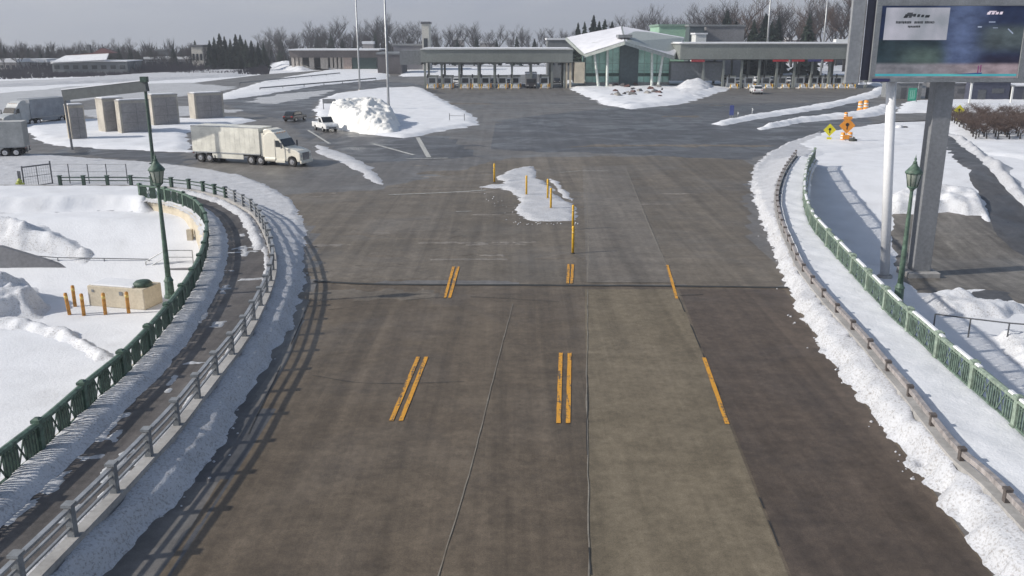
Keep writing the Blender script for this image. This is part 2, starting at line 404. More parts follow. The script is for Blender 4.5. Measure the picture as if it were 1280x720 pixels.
# painted markings
def marking(pts, w, mat, name='lane_marking', z=.038):
    mb = MB(); ribbon(mb, px(pts), w, z, .06, 4); o = mb.build(name, mat); o['kind'] = 'structure'; return o
for a in (((489, 527), (523, 447)), ((501, 527), (533, 447)), ((556, 373), (567, 334)), ((562, 373), (573, 334)), ((698, 530), (701, 442)), ((710, 530), (712, 442)),
          ((709.5, 355), (711, 331)), ((714.5, 355), (716, 331)), ((909, 531), (880, 448)), ((846, 374), (834, 332))):
    marking(a, .15 if a[0][1] > 400 else .14, m_yellow, 'yellow_lane_marking')
for a, w in ((((486, 244), (560, 241), (608, 238)), .22), (((522, 172), (536, 197)), .5), (((466, 180), (517, 194)), .4), (((508, 199), (560, 198)), .35), (((385, 163), (412, 180)), .3),
             (((760, 214), (728, 214), (700, 216)), .12), (((570, 265), (590, 264.5)), .12)):
    marking(a, w, m_white, 'white_lane_marking')

# ------------------------------------------------------------------ walkways: deck, retaining wall, kerb barrier
def nearest(path, p): return min(range(len(path)), key=lambda i: (path[i] - p).length)
def deck(name, inner, outer, mat):
    n = 160; mb = MB()
    def at(path, t): k = t * (len(path) - 1); i = min(int(k), len(path) - 2); return path[i].lerp(path[i + 1], k - i)
    vs = []
    for k in range(n + 1):
        a, b = at(inner, k / n), at(outer, k / n)
        vs += [(a.x, a.y, DECK), (b.x, b.y, DECK), (a.x, a.y, DECK - .35), (b.x, b.y, DECK - .35)]
    fs = []
    for k in range(n):
        q = 4 * k; fs += [(q, q + 1, q + 5, q + 4), (q + 2, q + 6, q + 7, q + 3)]
    mb.add(vs, fs); o = mb.build(name, mat); o['kind'] = 'structure'; return o
iL = nearest(OL, Vector((GL[-1].x, GL[-1].y + 3))); iX = len(GL) - 1
deck('walkway', GL, OL[:iL + 1], m_plank); deck('walkway', GLX[iX:], OL[iL:], m_plank); deck('walkway', GR, RR, m_plank)
for path, sgn, zb, lab in ((GLX, 1, -4.0, 'curved sandy concrete retaining wall under the left green railing'), (GR, -1, -4.6, 'curved concrete retaining wall under the right green railing')):
    mb = MB(); sweep(mb, path, [(.2 * sgn, zb), (.2 * sgn, DECK - .3), (.27 * sgn, DECK - .3), (.27 * sgn, DECK + .02), (-.22 * sgn, DECK + .02), (-.22 * sgn, zb)])
    tag(mb.build('retaining_wall', m_cream), lab, 'wall')
for path, sgn, side in ((OL, -1, 'left'), (RR, 1, 'right')):
    mb = MB(); sweep(mb, path, [(.18 * sgn, -.25), (.18 * sgn, DECK + .2), (-.12 * sgn, DECK + .2), (-.12 * sgn, -.25)])
    tag(mb.build('kerb_wall', m_conc_wall), 'low concrete kerb wall carrying the guardrail on the %s of the road' % side, 'wall')

# green lattice railings
def railing(path, label, spacing, mat, matp, zb=DECK, zt=RTOP, bw=.045):
    L = sum((b - a).length for a, b in zip(path, path[1:])); n = round(L / spacing)
    P_ = smooth(path, L / n); nm = normals(P_)
    fine = smooth(path, .5)
    root = thing('green_railing', label, 'railing', (P_[0].x, P_[0].y, zb)); O = Vector((P_[0].x, P_[0].y, zb))
    def loc(pts): return [Vector((p.x - O.x, p.y - O.y)) for p in pts]
    H = zt - zb
    mb = MB(); sweep(mb, loc(fine), [(-.09, H - .09), (.09, H - .09), (.09, H), (0, H + .03), (-.09, H)]); mb.build('top_rail', matp, root)
    mb = MB(); sweep(mb, loc(fine), [(-.05, .12), (.05, .12), (.05, .19), (-.05, .19)]); mb.build('bottom_rail', mat, root)
    rn = random.Random(len(path)); k = 2
    if matp is m_green_lite:
        f = loc(fine)
        while k < len(f) - 10:
            n_ = rn.randint(3, 9); mb = MB(); sweep(mb, f[k:k + n_], [(-.08, H + .02), (.08, H + .02), (.05, H + .075), (-.05, H + .075)]); k += n_ + rn.randint(1, 3); mb.build('rail_snow', m_snow, root)
    Q = loc(P_)
    for q, nn in zip(Q, nm):
        a = math.atan2(nn.y, nn.x)
        mb = MB(); mb.box((q.x, q.y, H / 2), (.17, .2, H), a); mb.box((q.x, q.y, H + .05), (.26, .28, .09), a); mb.box((q.x, q.y, .07), (.25, .28, .16), a)
        mb.box((q.x, q.y, H + .12), (.2, .22, .05), a, .4)
        mb.build('post', matp, root)
    for a, b in zip(Q, Q[1:]):
        mb = MB()
        def at(t, z): p = a.lerp(b, t); return (p.x, p.y, z)
        za, zb_ = .19, H - .09
        for t0, t1 in ((.05, .25), (.40, .60), (.75, .95)):
            for k in range(5):
                t = t0 + (t1 - t0) * k / 4; mb.beam(at(t, za), at(t, zb_), bw, bw)
            mb.beam(at(t0, H - .24), at(t1, H - .24), .025, .03)
        for t0, t1 in ((.25, .40), (.60, .75)):
            mb.beam(at(t0, za), at(t1, zb_), .03, .05); mb.beam(at(t0, zb_), at(t1, za), .03, .05)
        mb.build('lattice_panel', mat, root)
    return root
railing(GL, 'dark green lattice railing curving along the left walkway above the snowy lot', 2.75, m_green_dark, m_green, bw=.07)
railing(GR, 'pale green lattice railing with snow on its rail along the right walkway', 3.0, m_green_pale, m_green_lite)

def guardrail(path, label, spacing, hgt, mat, matp, name='guardrail', rails=(1.0, .62, .3), pw=.17, rh=.07):
    L = sum((b - a).length for a, b in zip(path, path[1:])); n = round(L / spacing)
    P_ = smooth(path, L / n); nm = normals(P_); zb = DECK + .2
    O = Vector((P_[0].x, P_[0].y, zb)); root = thing(name, label, 'guardrail', O)
    fine = [Vector((p.x - O.x, p.y - O.y)) for p in smooth(path, .5)]; H = hgt - zb
    for k, f in enumerate(rails):
        mb = MB(); z = H * f
        if k == 0: sweep(mb, fine, [(-.045 - rh * .4, z - .02 - rh), (.045, z - .02 - rh), (.045, z - .02), (-.045 - rh * .4, z - .02)])
        else: sweep(mb, fine, [(-.03, z - .03), (.03, z - .03), (.03, z + .03), (-.03, z + .03)])
        mb.build('top_rail' if k == 0 else 'lower_rail', mat, root)
    for p, nn in zip(P_, nm):
        q = (p.x - O.x, p.y - O.y); a = math.atan2(nn.y, nn.x)
        mb = MB(); mb.box((q[0], q[1], H / 2 - .05), (pw, pw * 1.1, H + .1), a); mb.box((q[0], q[1], H + .03), (pw * 1.45, pw * 1.5, .07), a)
        mb.build('post', matp, root)
    return root
iF = nearest(OL, P(282, 236, GTOP).xy)
guardrail(OL[:iF + 1], 'grey steel guardrail with square posts between the left walkway and the road', 2.05, GTOP + .12, m_steel, M('post_grey', (.21, .22, .23), .6, scale=4), 'guardrail')
guardrail(OL[iF:nearest(OL, P(66, 221, GTOP).xy)], 'dark green post fence on the far bend of the left walkway', 1.75, GTOP + .05, m_green_dark, m_green_dark, 'post_fence', (.92, .5), .2)
guardrail(RR, 'low weathered brown guardrail along the snowy right walkway', 2.3, 1.12, m_dwood, M('post_brown', (.10, .085, .08), .8, scale=4), 'guardrail', (1.0,), .13, .15)
# broad cap of the right guardrail
# ------------------------------------------------------------------ snow
def band(path, o0, o1):
    return offset(path, o0) + list(reversed(offset(path, o1)))
GLn, OLn = smooth(gl, 1.0), smooth(ol, 1.0)
def bankL(lo, hi):
    return lambda X, Y: fbm(X / .7, Y / .7, 77, 4) * .12
patch('snow_bank', band(GLn, .26, -1.05), m_snow_road, .24, .4, .1, .5, .12, .06, .5, zd, 3)
patch('snow_bank', band(OLn[:60], .22, .42), m_snow_road, .14, .2, .14, .5, .12, .05, .4, zd, 4)
patch('snow_bank', band(OLn[34:], .2, .95), m_snow_road, .25, .4, .2, .6, .2, .06, .5, zd, 5)
S1 = [P(x, y) for x, y in ((60, 800), (152, 695), (194, 654), (225, 626), (250, 589), (278, 554), (300, 507), (331, 460), (362, 410), (380, 360), (378, 320), (384, 283), (362, 248), (335, 232), (300, 219), (255, 211), (200, 204), (130, 199), (60, 194), (0, 190), (-160, 186))]
def rise(path, hgt, reach, keep_x=-70):
    q = [(p.x, p.y) for p in path][::2]
    def f(X, Y):
        d = np.full(X.shape, 1e9)
        for (ax, ay), (bx, by) in zip(q, q[1:]):
            ex, ey = bx - ax, by - ay; L = ex * ex + ey * ey + 1e-9; tt = np.clip(((X - ax) * ex + (Y - ay) * ey) / L, 0, 1)
            d = np.minimum(d, (X - ax - tt * ex) ** 2 + (Y - ay - tt * ey) ** 2)
        return hgt * np.clip(1.08 - np.sqrt(d) / reach, 0, 1) ** 1.3
    return f
keep = [p for p in offset(OLn, .28) if p.x > -70]
patch('roadside_snow', S1 + list(reversed(keep)), m_snow_road, .10, .4, .30, .8, .14, .05, .7, z0, 6, rise(OLn, .55, 2.2))
S2 = [P(x, y) for x, y in ((1300, 800), (1228, 706), (1198, 659), (1172, 628), (1150, 592), (1125, 562), (1090, 520), (1060, 480), (1037, 450), (1020, 425), (997, 390), (978, 345), (962, 300), (946, 262), (938, 230), (943, 208), (962, 190), (988, 177), (1025, 165), (1032, 172), (1022, 188))]
RRn = smooth(rr, 1.0); GRn = smooth(gr, 1.0)
patch('roadside_snow', S2 + list(reversed(offset(RRn, -.3))), m_snow_road, .10, .4, .38, .6, .13, .05, .7, z0, 7, rise(RRn, .62, 2.4))
patch('walkway_snow', [p for p in offset(RRn, -.25)] + list(reversed(offset(GRn, -.24))), m_snow, .13, .3, .12, .6, .16, .06, 1.0, zd, 8)
far_edge = [p for p in offset(GLX[iX - 3:], 1.0)]
patch('snow_bank', [p for p in OL[iL - 3:]] + list(reversed(far_edge)), m_snow, .86, .7, .2, 1.5, .3, .06, 1.2, z0, 9)
wl = smooth([a.lerp(b, .5) for a, b in ((GL[int(k * (len(GL) - 1) / 30)], OL[int(k * iL / 30)]) for k in range(31))], .5)
wn = normals(wl); rn = random.Random(8)
for k in range(30):
    i = rn.randrange(len(wl) - 1); L_ = rn.uniform(.25, 1.1); w_ = rn.uniform(.05, .22); c0 = wl[i] + wn[i] * rn.uniform(-1.0, 1.05); dd = Vector((wn[i].y, -wn[i].x)); 
    if k % 3 == 0: dd, wn_ = wn[i], dd
    else: wn_ = wn[i]
    patch('walkway_snow', [c0 - dd * L_ - wn_ * w_, c0 + dd * L_ - wn_ * w_, c0 + dd * L_ * .8 + wn_ * w_, c0 - dd * L_ * .9 + wn_ * w_], m_slushsnow, .025, .15, .22, .4, .08, .01, .3, zd, 500 + k)
# plaza snow
def snow(poly, name='snow_patch', h=.25, w=1.5, edge=.8, res=.5, bmp=.08, seed=11, mat=None, base=z0, peak=None, bs=1.5, es=2.0, tab=None, kind='structure'):
    pts = [G(x, y, tab) for x, y in poly] if tab else px(poly)
    return patch(name, pts, mat or m_snow, h, w, edge, es, res, bmp, bs, base, seed, peak, kind)
snow(((20, 153), (75, 150), (235, 148), (300, 147), (322, 151), (236, 166), (238, 191), (120, 186), (62, 182), (40, 170)), seed=12)
snow(((-160, 112), (0, 103), (60, 101), (160, 94), (250, 88), (330, 88), (300, 95), (180, 101), (80, 105), (-160, 116)), h=.5, w=4, edge=2.5, res=1.5, seed=13, mat=m_snow_road)
snow(((262, 122), (330, 101), (430, 84), (490, 88), (484, 99), (400, 107), (330, 119), (276, 126)), h=.3, w=3, edge=1, res=1.0, seed=14)
snow(((338, 86), (345, 78), (375, 80), (410, 84), (380, 90)), h=1.4, w=5, edge=1.5, res=1.0, seed=15)
snow(((392, 140), (400, 125), (422, 117), (470, 111), (525, 109), (560, 128), (597, 148), (602, 156), (560, 163), (505, 173), (460, 169), (430, 160), (402, 157)), h=.3, edge=1.0, res=.5, seed=16)
pc = P(450, 158)
def pile_peak(X, Y):
    g = np.zeros(X.shape)
    for (a, b, r, h) in ((-2, 4, 8, 3.6), (2.0, -1, 7, 3.4), (-1, 10, 7, 3.4), (4.0, -5.5, 5, 2.2), (-4, -2, 6, 1.5)):
        g = np.maximum(g, h * np.clip(1 - np.hypot((X - pc.x - a), (Y - pc.y - b) * .75) / r, 0, 1) ** .8)
    return g * (1 + .45 * fbm(X / 2.2, Y / 2.2, 5, 4)) + (.9 * (.5 - np.abs(fbm(X / .9, Y / .9, 6, 5)) * 2.2) - .3) * np.clip(g, 0, 1)
tag(snow(((405, 158), (412, 130), (430, 116), (462, 112), (490, 130), (503, 158), (500, 172), (455, 168)), 'snow_pile', .15, 1.5, .5, .2, .1, 17, snow_mat('heaped_snow', .12, (.84, .83, .80), (.35, .3, .25), 2.0, .6), z0, pile_peak, .8, kind=None),
    'tall lumpy heap of ploughed snow beside the thin lamp poles', 'snow pile')
snow(((396, 181), (420, 188), (447, 198), (470, 215), (480, 232), (464, 226), (436, 208), (398, 192)), h=.16, w=.8, edge=.5, res=.3, seed=18, mat=m_snow_road)
snow(((601, 234), (612, 231), (632, 230), (620, 222), (640, 212), (668, 207), (672, 222), (686, 233), (700, 246), (716, 256), (722, 266), (718, 277), (660, 277), (640, 263), (652, 255), (640, 238)), h=.14, w=.5, edge=.5, res=.18, seed=19, es=.9, mat=m_snow_road)
snow(((683, 222), (696, 226), (712, 243), (717, 252), (704, 247)), h=.12, w=.4, edge=.3, res=.2, seed=20, es=.8, mat=m_snow_road)
snow(((698, 104), (716, 100), (800, 102), (880, 99), (925, 100), (912, 112), (850, 131), (790, 137), (752, 131), (722, 116)), h=.5, w=3, edge=1.2, res=.7, bmp=.25, bs=2.5, seed=21)
cp = P(868, 112)
tag(snow(((835, 122), (845, 102), (880, 100), (905, 108), (880, 122)), 'snow_pile', .6, 3, 1, .6, .3, 22, m_snow_dirty, z0, lambda X, Y: 1.9 * np.clip(1 - np.hypot(X - cp.x, (Y - cp.y) * .6) / 6, 0, 1) * (1 + fbm(X / 2, Y / 2, 3, 4)), kind=None),
    'lumpy snow heap at the right front of the glass building', 'snow pile')
snow(((890, 155), (905, 150), (960, 141), (1040, 128), (1090, 114), (1094, 108), (1075, 103), (1100, 103), (1110, 111), (1098, 121), (1040, 135), (960, 147), (902, 158)), h=.4, w=1.4, edge=.7, res=.5, bmp=.15, seed=23)
snow(((945, 160), (985, 151), (1060, 142), (1100, 133), (1125, 134), (1100, 145), (1000, 154), (950, 163)), h=.5, w=1.3, edge=.7, res=.45, bmp=.2, seed=24)
snow(((1118, 142), (1130, 128), (1160, 126), (1300, 126), (1300, 140), (1180, 141)), h=.4, w=2, edge=1, res=.8, seed=25)
snow(((985, 180), (1025, 166), (1060, 160), (1110, 153), (1160, 154), (1180, 165), (1168, 176), (1100, 182), (1030, 190), (1012, 196)), h=.15, w=2, edge=.5, res=.5, seed=26)
snow(((1180, 150), (1300, 160), (1300, 200), (1230, 190), (1196, 172)), h=.12, w=1.5, edge=.6, res=.5, seed=27)
# lots below, right
for poly, mat, sd, h in ((((1114, 268), (1140, 263), (1232, 264), (1245, 290), (1320, 300), (1400, 420), (1230, 362), (1150, 366), (1128, 352), (1116, 310)), m_slush, 50, .03),
                         (((1172, 163), (1190, 172), (1215, 190), (1258, 235), (1330, 300), (1330, 345), (1244, 296), (1237, 268), (1214, 226), (1194, 192)), m_darkroad_shade, 51, .05),
                         (((1212, 366), (1240, 362), (1268, 366), (1272, 376), (1240, 382), (1218, 378)), m_darkroad_shade, 52, .05)):  # no road here: a dark opening painted as a flat dark patch
    patch('slush_road' if sd == 50 else 'side_road_and_opening', [G(x, y, TR) for x, y in poly], mat, h, .3, .5, 1.5, .4, .015, 1.0, zr, sd)
def lump(h): return lambda X, Y: h * (fbm(X / 1.1, Y / 1.1, 61, 5) + .35)
snow(((1104, 262), (1112, 244), (1160, 240), (1200, 238), (1228, 246), (1234, 262), (1240, 284), (1228, 270), (1190, 268), (1120, 270)), 'ploughed_snow_ridge', .55, 1.0, .6, .22, .2, 53, m_snow_dirty, zr, lump(.9), tab=TR)
snow(((1182, 166), (1200, 182), (1232, 210), (1280, 262), (1330, 310), (1330, 290), (1280, 240), (1240, 198), (1205, 172)), 'ploughed_snow_ridge', .5, 1.2, .5, .3, .12, 54, m_snow_road, zr, lump(.3), tab=TR)
snow(((1240, 420), (1300, 420), (1330, 455), (1300, 470), (1260, 450)), 'ploughed_snow_ridge', .3, .6, .5, .15, .15, 55, m_snow_dirty, zr, lump(.8), tab=TR)
snow(((1150, 372), (1200, 366), (1225, 378), (1290, 388), (1260, 400), (1180, 395)), 'ploughed_snow_ridge', .3, .8, .5, .2, .15, 56, m_snow_dirty, zr, lump(.6), tab=TR)
# lots below, left
snow(((-40, 270), (20, 275), (60, 287), (95, 302), (118, 318), (108, 325), (70, 321), (0, 305), (-40, 300)), 'ploughed_snow_ridge', .5, 1.2, .5, .2, .15, 57, m_snow_dirty, zl, lump(1.1), tab=TL)
snow(((-30, 250), (0, 247), (30, 238), (62, 236), (66, 241), (30, 250), (0, 262), (-30, 272)), 'ploughed_snow_ridge', .4, 1.0, .5, .25, .15, 58, m_snow_dirty, zl, lump(.8), tab=TL)
pl = G(22, 392, TL)
tag(snow(((-30, 408), (-30, 352), (15, 350), (45, 360), (62, 385), (50, 398), (10, 402)), 'snow_pile', .2, .9, .35, .14, .1, 59, m_snow_dirty, zl,
     lambda X, Y: 1.7 * np.clip(1 - np.hypot(X - pl.x + 1.2, Y - pl.y - 1.2) / 3.6, 0, 1) ** .8 * (1 + .9 * fbm(X / .9, Y / .9, 3, 5)), tab=TL, kind=None),
    'grey lumpy snow pile at the left edge of the sunken lot', 'snow pile')
snow(((-30, 396), (40, 402), (85, 412), (130, 436), (150, 452), (120, 450), (80, 428), (30, 412), (-30, 408)), 'ploughed_snow_ridge', .16, .5, .25, .12, .06, 60, m_snow_dirty, zl, lump(.35), tab=TL, es=.6)

snow(((-60, 120), (0, 117), (90, 108), (240, 103), (300, 110), (230, 121), (110, 124), (60, 134), (0, 142), (-60, 146)), 'slush_patch', .03, .6, 3.0, .9, .02, 91, m_slushsnow, es=4)
snow(((300, 128), (345, 118), (420, 112), (400, 120), (350, 130)), 'slush_patch', .03, .6, 2.0, .6, .02, 92, m_slushsnow, es=3)
snow(((60, 140), (120, 136), (250, 132), (310, 138), (240, 145), (120, 148)), 'slush_patch', .03, .6, 2.0, .6, .02, 93, m_slushsnow, es=3)
snow(((840, 94), (1110, 94), (1110, 83), (840, 83)), 'snow_field', .3, 3, 2.0, 2.0, .1, 94)
snow(((500, 96), (720, 92), (720, 84), (500, 84)), 'snow_field', .3, 3, 2.0, 2.0, .1, 95)

# worn and salted areas of the paving
m_worn = road_mat('worn_pale_paving', (.120, .101, .079), (.152, .130, .105), .65, .8, .1)
m_salt = road_mat('salt_streak', (.165, .148, .130), (.225, .205, .185), .8, .9, 0)
rn = random.Random(31)
for k in range(16):
    x, y = rn.uniform(-9, 10), rn.uniform(40, 84); w_, h_ = rn.uniform(1.5, 5), rn.uniform(.5, 1.8)
    patch('worn_paving', [(x - w_, y - h_ * .4), (x + w_ * .2, y - h_), (x + w_, y - h_ * .2), (x + w_ * .5, y + h_), (x - w_ * .7, y + h_ * .8)], m_worn, 0, .3, .8, 1.0, .3, 0, seed=200 + k)
for k in range(26):
    y = rn.uniform(44, 86); x = rn.uniform(-12, 13) if y < 60 else rn.uniform(-24, 20); L_ = rn.uniform(.6, 2.6); w_ = rn.uniform(.06, .16)
    patch('salt_streak', [(x - L_, y - w_), (x + L_, y - w_ + rn.uniform(-.1, .1)), (x + L_ * .9, y + w_), (x - L_ * .8, y + w_)], m_salt, 0.004, .1, .28, .5, .1, 0, seed=300 + k)
rn = random.Random(77)
for k in range(14):
    y = rn.uniform(94, 185); x = rn.uniform(-22, 28) * y / 110; L_ = rn.uniform(3, 12); w_ = rn.uniform(.3, 1.2)
    patch('wet_streak' if k % 2 else 'salt_streak', [(x - L_, y - w_), (x + L_, y - w_ + rn.uniform(-1, 1)), (x + L_ * .9, y + w_), (x - L_ * .8, y + w_)], m_darkroad_shade if k % 2 else m_worn, 0.004, .4, 1.2, 2.5, .5, 0, seed=400 + k)
# small clods of snow strewn along the snow edges
mb = MB(); rn = random.Random(3)
for pts, n in ((S2[3:14], 60), (S1[2:12], 40), ([P(x, y) for x, y in ((392, 184), (440, 205), (482, 233))], 30), ([P(x, y) for x, y in ((602, 236), (650, 280), (720, 280))], 40)):
    for k in range(n):
        i = rn.randrange(len(pts) - 1); p = Vector(pts[i].xy).lerp(Vector(pts[i + 1].xy), rn.random()); s_ = rn.uniform(.02, .055) ; dx = rn.gauss(0, .3)
        mb.box((p.x + dx, p.y + rn.gauss(0, .3), .02 + s_ * .3), (s_ * 2, s_ * 1.6, s_), rn.uniform(0, 6), .6)
o = mb.build('snow_clods', m_snow_road); tag(o, 'small clods of snow strewn along the edges of the cleared paving', 'snow clods', kind='stuff')

# ================================================================== THINGS
def local(root, p): return Vector(p) - Vector(root.location)

# yellow lane posts on the little snow island and the pavement
def lane_post():
    r = thing('lane_post', 'x', 'bollard', (0, 0, 0), 0, 'yellow posts in the middle of the plaza')
    MB().lathe([(.075, 0), (.075, 1.56), (.06, 1.60), (.0, 1.62)], n=14).build('tube', m_bollard, r)
    MB().lathe([(.125, -.02), (.125, .035), (.09, .05)], n=14).build('base', m_black, r)
    MB().lathe([(.0775, 1.18), (.0775, 1.30)], n=14).build('band', M('reflective_band', (.70, .45, .10), .4), r)
    return r
lp = lane_post()
for i, (x, y, lab) in enumerate(((716, 317, 'yellow post standing alone on bare pavement in front of the snow island'), (716, 287, 'yellow post at the near right edge of the snow island, just behind the front post'),
        (688.5, 263, 'yellow post in the middle of the snow island'), (658, 245, 'yellow post on the upper snow island, left of the middle post'),
        (618, 228, 'yellow post at the far left tip of the snow island'), (684.5, 250, 'yellow post half hidden behind the middle post on the snow island'))):
    p = P(x, y)
    if i == 0: lp.location = p; lp['label'] = lab
    else: dup(lp, p, .2 * i, lab)

# old lamp posts with lanterns
def lamp_post(loc, label, H=6.5):
    r = thing('street_lamp', label, 'street lamp', loc, 0, 'green lantern lamp posts')
    s = H / 6.5
    MB().lathe([(.26, 0), (.26, .12), (.21, .16), (.19, .75), (.22, .8), (.16, .9), (.13, 1.0)], n=12, smooth=False).build('base', m_green, r)
    MB().lathe([(.125, 1.0), (.115, 2.0), (.07, 5.05 * s), (.075, 5.1 * s), (.12, 5.16 * s), (.06, 5.2 * s)], n=12).build('pole', m_green, r)
    z = 5.2 * s - .1; LS = 1.22
    lan = MB().lathe([(.05, z), (.09, z + .06), (.17, z + .12), (.185, z + .17), (.165, z + .17)], n=12).build('lantern', m_green, r)
    MB().lathe([(.165, z + .16), (.25, z + .62), (.255, z + .66)], n=12).build('glass', M('frosted_lamp_glass', (.30, .33, .28), .35, var=.2), lan)
    mb = MB()
    for k in range(8):
        t = k * math.pi / 4; c, q = math.cos(t), math.sin(t); mb.beam((.17 * c, .17 * q, z + .15), (.262 * c, .262 * q, z + .67), .022, .022)
    mb.build('cage', m_green_dark, lan)
    MB().lathe([(.29, z + .65), (.30, z + .70), (.23, z + .80), (.15, z + .90), (.09, z + .98), (.08, z + 1.03)], n=12).build('cap', m_green, lan)
    MB().lathe([(.06, z + 1.02), (.075, z + 1.08), (.03, z + 1.14), (.05, z + 1.2), (.018, z + 1.26), (.004, z + 1.36)], n=10).build('finial', m_green, lan)
    for ch in [lan] + list(lan.children):
        for v in ch.data.vertices: v.co.x *= LS; v.co.y *= LS; v.co.z = z + (v.co.z - z) * 1.12
    return r
lamp_post(P(1122, 381, DECK - .05), 'green lantern lamp post on the right railing beside the sign pillar')
pL = P(213, 372, DECK - .05); lamp_post(pL, 'dark green lantern lamp post on the left railing above the sunken lot', 6.45)

# ---------------------------------------------------------------- articulated lorry
def outline(pts): return pts
def semi(name, label, loc, rz, s, Lt, cabmat, trmat, tractor=True, group=None):
    r = thing(name, label, 'truck', loc, rz, group, s)
    # trailer
    tr = MB().box((Lt / 2, 0, 2.62), (Lt, 2.56, 2.86)).build('trailer', trmat, r, .03)
    mb = MB()
    for y in (-1.285, 1.285):
        mb.box((Lt / 2, y, 1.16), (Lt, .03, .12)); mb.box((Lt / 2, y, 4.04), (Lt, .03, .07))
    mb.build('trim_rail', m_steel, tr)
    for y in (-1.282, 1.282):
        mb = MB(); mb.box((Lt / 2, y, 2.2), (Lt * .99, .010, .03))
        for k in range(1, 14): mb.box((Lt * k / 14, y, 2.62), (.045, .014, 2.7))
        mb.build('panel_seam', trmat, tr)
    mb = MB(); mb.box((-.012, 0, 1.2), (.03, 2.5, .1)); mb.box((-.012, 0, 4.0), (.03, 2.5, .09)); mb.box((-.02, 0, 2.6), (.02, .04, 2.7))
    for y in (-.35, .35, -.95, .95): mb.beam((-.035, y, 1.25), (-.035, y, 3.95), .035, .035)
    mb.build('rear_door', m_steel, tr)
    mb = MB()
    for y in (-1.22, 1.22): mb.box((Lt * .52, y, .82), (Lt * .46, .03, .56))
    mb.build('side_skirt', trmat, r)
    mb = MB(); mb.box((Lt / 2, 0, 1.08), (Lt - .4, 1.0, .18)); mb.box((-.05, 0, .6), (.08, 2.2, .1)); mb.box((-.05, -.6, .85), (.08, .08, .5)); mb.box((-.05, .6, .85), (.08, .08, .5)); mb.build('chassis', m_dgrey, r)
    ax = [1.0, 2.2]; wh = [(x, y, .5) for x in ax for y in (-1.02, 1.02)]
    if tractor: wh += [(x, y, .5) for x in (Lt - 1.25, Lt - .02) for y in (-1.02, 1.02)] + [(Lt + 3.95, y, .5) for y in (-1.05, 1.05)]
    for k, (x, y, z) in enumerate(wh):
        wd = .34 if x > Lt + 2 else .55
        w = MB().wheel((x, y, z), .5, wd).build('wheel', m_tyre, r, .03)
        sg = -1 if y < 0 else 1
        mb = MB(); mb.tube((x, y + sg * (wd / 2 - .01), z), (x, y + sg * (wd / 2 + .015), z), .30, .27, 16); mb.tube((x, y + sg * (wd / 2), z), (x, y + sg * (wd / 2 + .08), z), .11, .09, 10)
        mb.build('rim', m_chrome, w)
    for x in (.35, 2.95):
        for y in (-1.02, 1.02): MB().box((x, y, .55), (.03, .6, .6)).build('mudflap', m_black, r)
    for y in (-1.05, 1.05): MB().box((-.06, y, 1.0), (.04, .22, .1)).build('tail_light', M('red_lamp_lens', (.35, .02, .02), .3), r)
    if not tractor: return r
    b = Lt
    MB().box((b + 1.4, 0, .85), (6.2, .9, .3)).build('tractor_frame', m_dgrey, r)
    body = [(b + .45, .62), (b + .45, 3.25), (b + 1.15, 3.7), (b + 1.9, 3.62), (b + 2.35, 3.0), (b + 2.5, 2.95), (b + 3.02, 2.12), (b + 3.15, 2.02), (b + 3.2, .62)]
    cab = MB().prof(body, -1.18, 1.18).build('cab', cabmat, r, .1)
    fair = [(b + .4, 3.0), (b + .4, 3.86), (b + .8, 3.98), (b + 1.4, 3.86), (b + 2.3, 3.12), (b + 2.4, 2.98)]
    MB().prof(fair, -1.06, 1.06).build('roof_fairing', cabmat, r, .09)
    hood = [(b + 3.05, .7), (b + 3.05, 2.05), (b + 3.7, 1.97), (b + 4.6, 1.72), (b + 4.95, 1.5), (b + 5.0, .75), (b + 4.9, .55), (b + 4.55, .52), (b + 4.5, .75), (b + 4.35, 1.03), (b + 3.95, 1.14), (b + 3.55, 1.03), (b + 3.4, .75), (b + 3.38, .55), (b + 3.05, .55)]
    MB().prof(hood, -1.12, 1.12).build('hood', cabmat, r, .08)
    mb = MB(); mb.box((b + 4.985, 0, 1.12), (.06, 1.2, .78)); gr_ = mb.build('grille', m_dgrey, r)
    mb = MB()
    for k in range(6): mb.box((b + 5.025, 0, .8 + k * .125), (.03, 1.14, .035))
    mb.build('grille_bar', m_chrome, gr_)
    MB().box((b + 5.03, 0, .52), (.22, 2.3, .34)).build('bumper', cabmat, r, .06)
    for y in (-.86, .86): MB().box((b + 4.93, y, 1.16), (.14, .34, .28)).build('headlight', M('clear_lamp_lens', (.55, .55, .52), .15), r, .03)
    # windscreen and side windows
    ws = MB().add([(b + 2.545, -1.06, 2.9), (b + 2.545, 1.06, 2.9), (b + 3.045, 1.1, 2.14), (b + 3.045, -1.1, 2.14)], [(0, 1, 2, 3)])
    ws.add([(b + 2.58, -1.06, 2.92), (b + 2.58, 1.06, 2.92), (b + 3.075, 1.1, 2.16), (b + 3.075, -1.1, 2.16)], [(0, 1, 2, 3)]); ws.build('windscreen', m_glass, r)
    for sg in (-1, 1):
        y = sg * 1.185; mb = MB(); mb.prof([(b + 1.98, 2.08), (b + 1.98, 2.78), (b + 2.42, 2.78), (b + 2.86, 2.14), (b + 2.86, 2.08)], y, y + sg * .012); dr = mb.build('side_window', m_glass, r)
        MB().beam((b + 1.9, y + sg * .01, .95), (b + 1.9, y + sg * .01, 2.9), .02, .02).build('door_seam', m_dgrey, r)
        mb = MB(); mb.beam((b + 2.9, y, 2.05), (b + 2.98, y + sg * .32, 2.1), .05, .05); mb.box((b + 2.96, y + sg * .36, 2.3), (.16, .08, .62)); mb.build('mirror', m_dgrey, r)
        MB().tube((b + .55, sg * 1.0, .72), (b + 1.9, sg * 1.0, .72), .3, .3, 16).build('fuel_tank', cabmat, r)
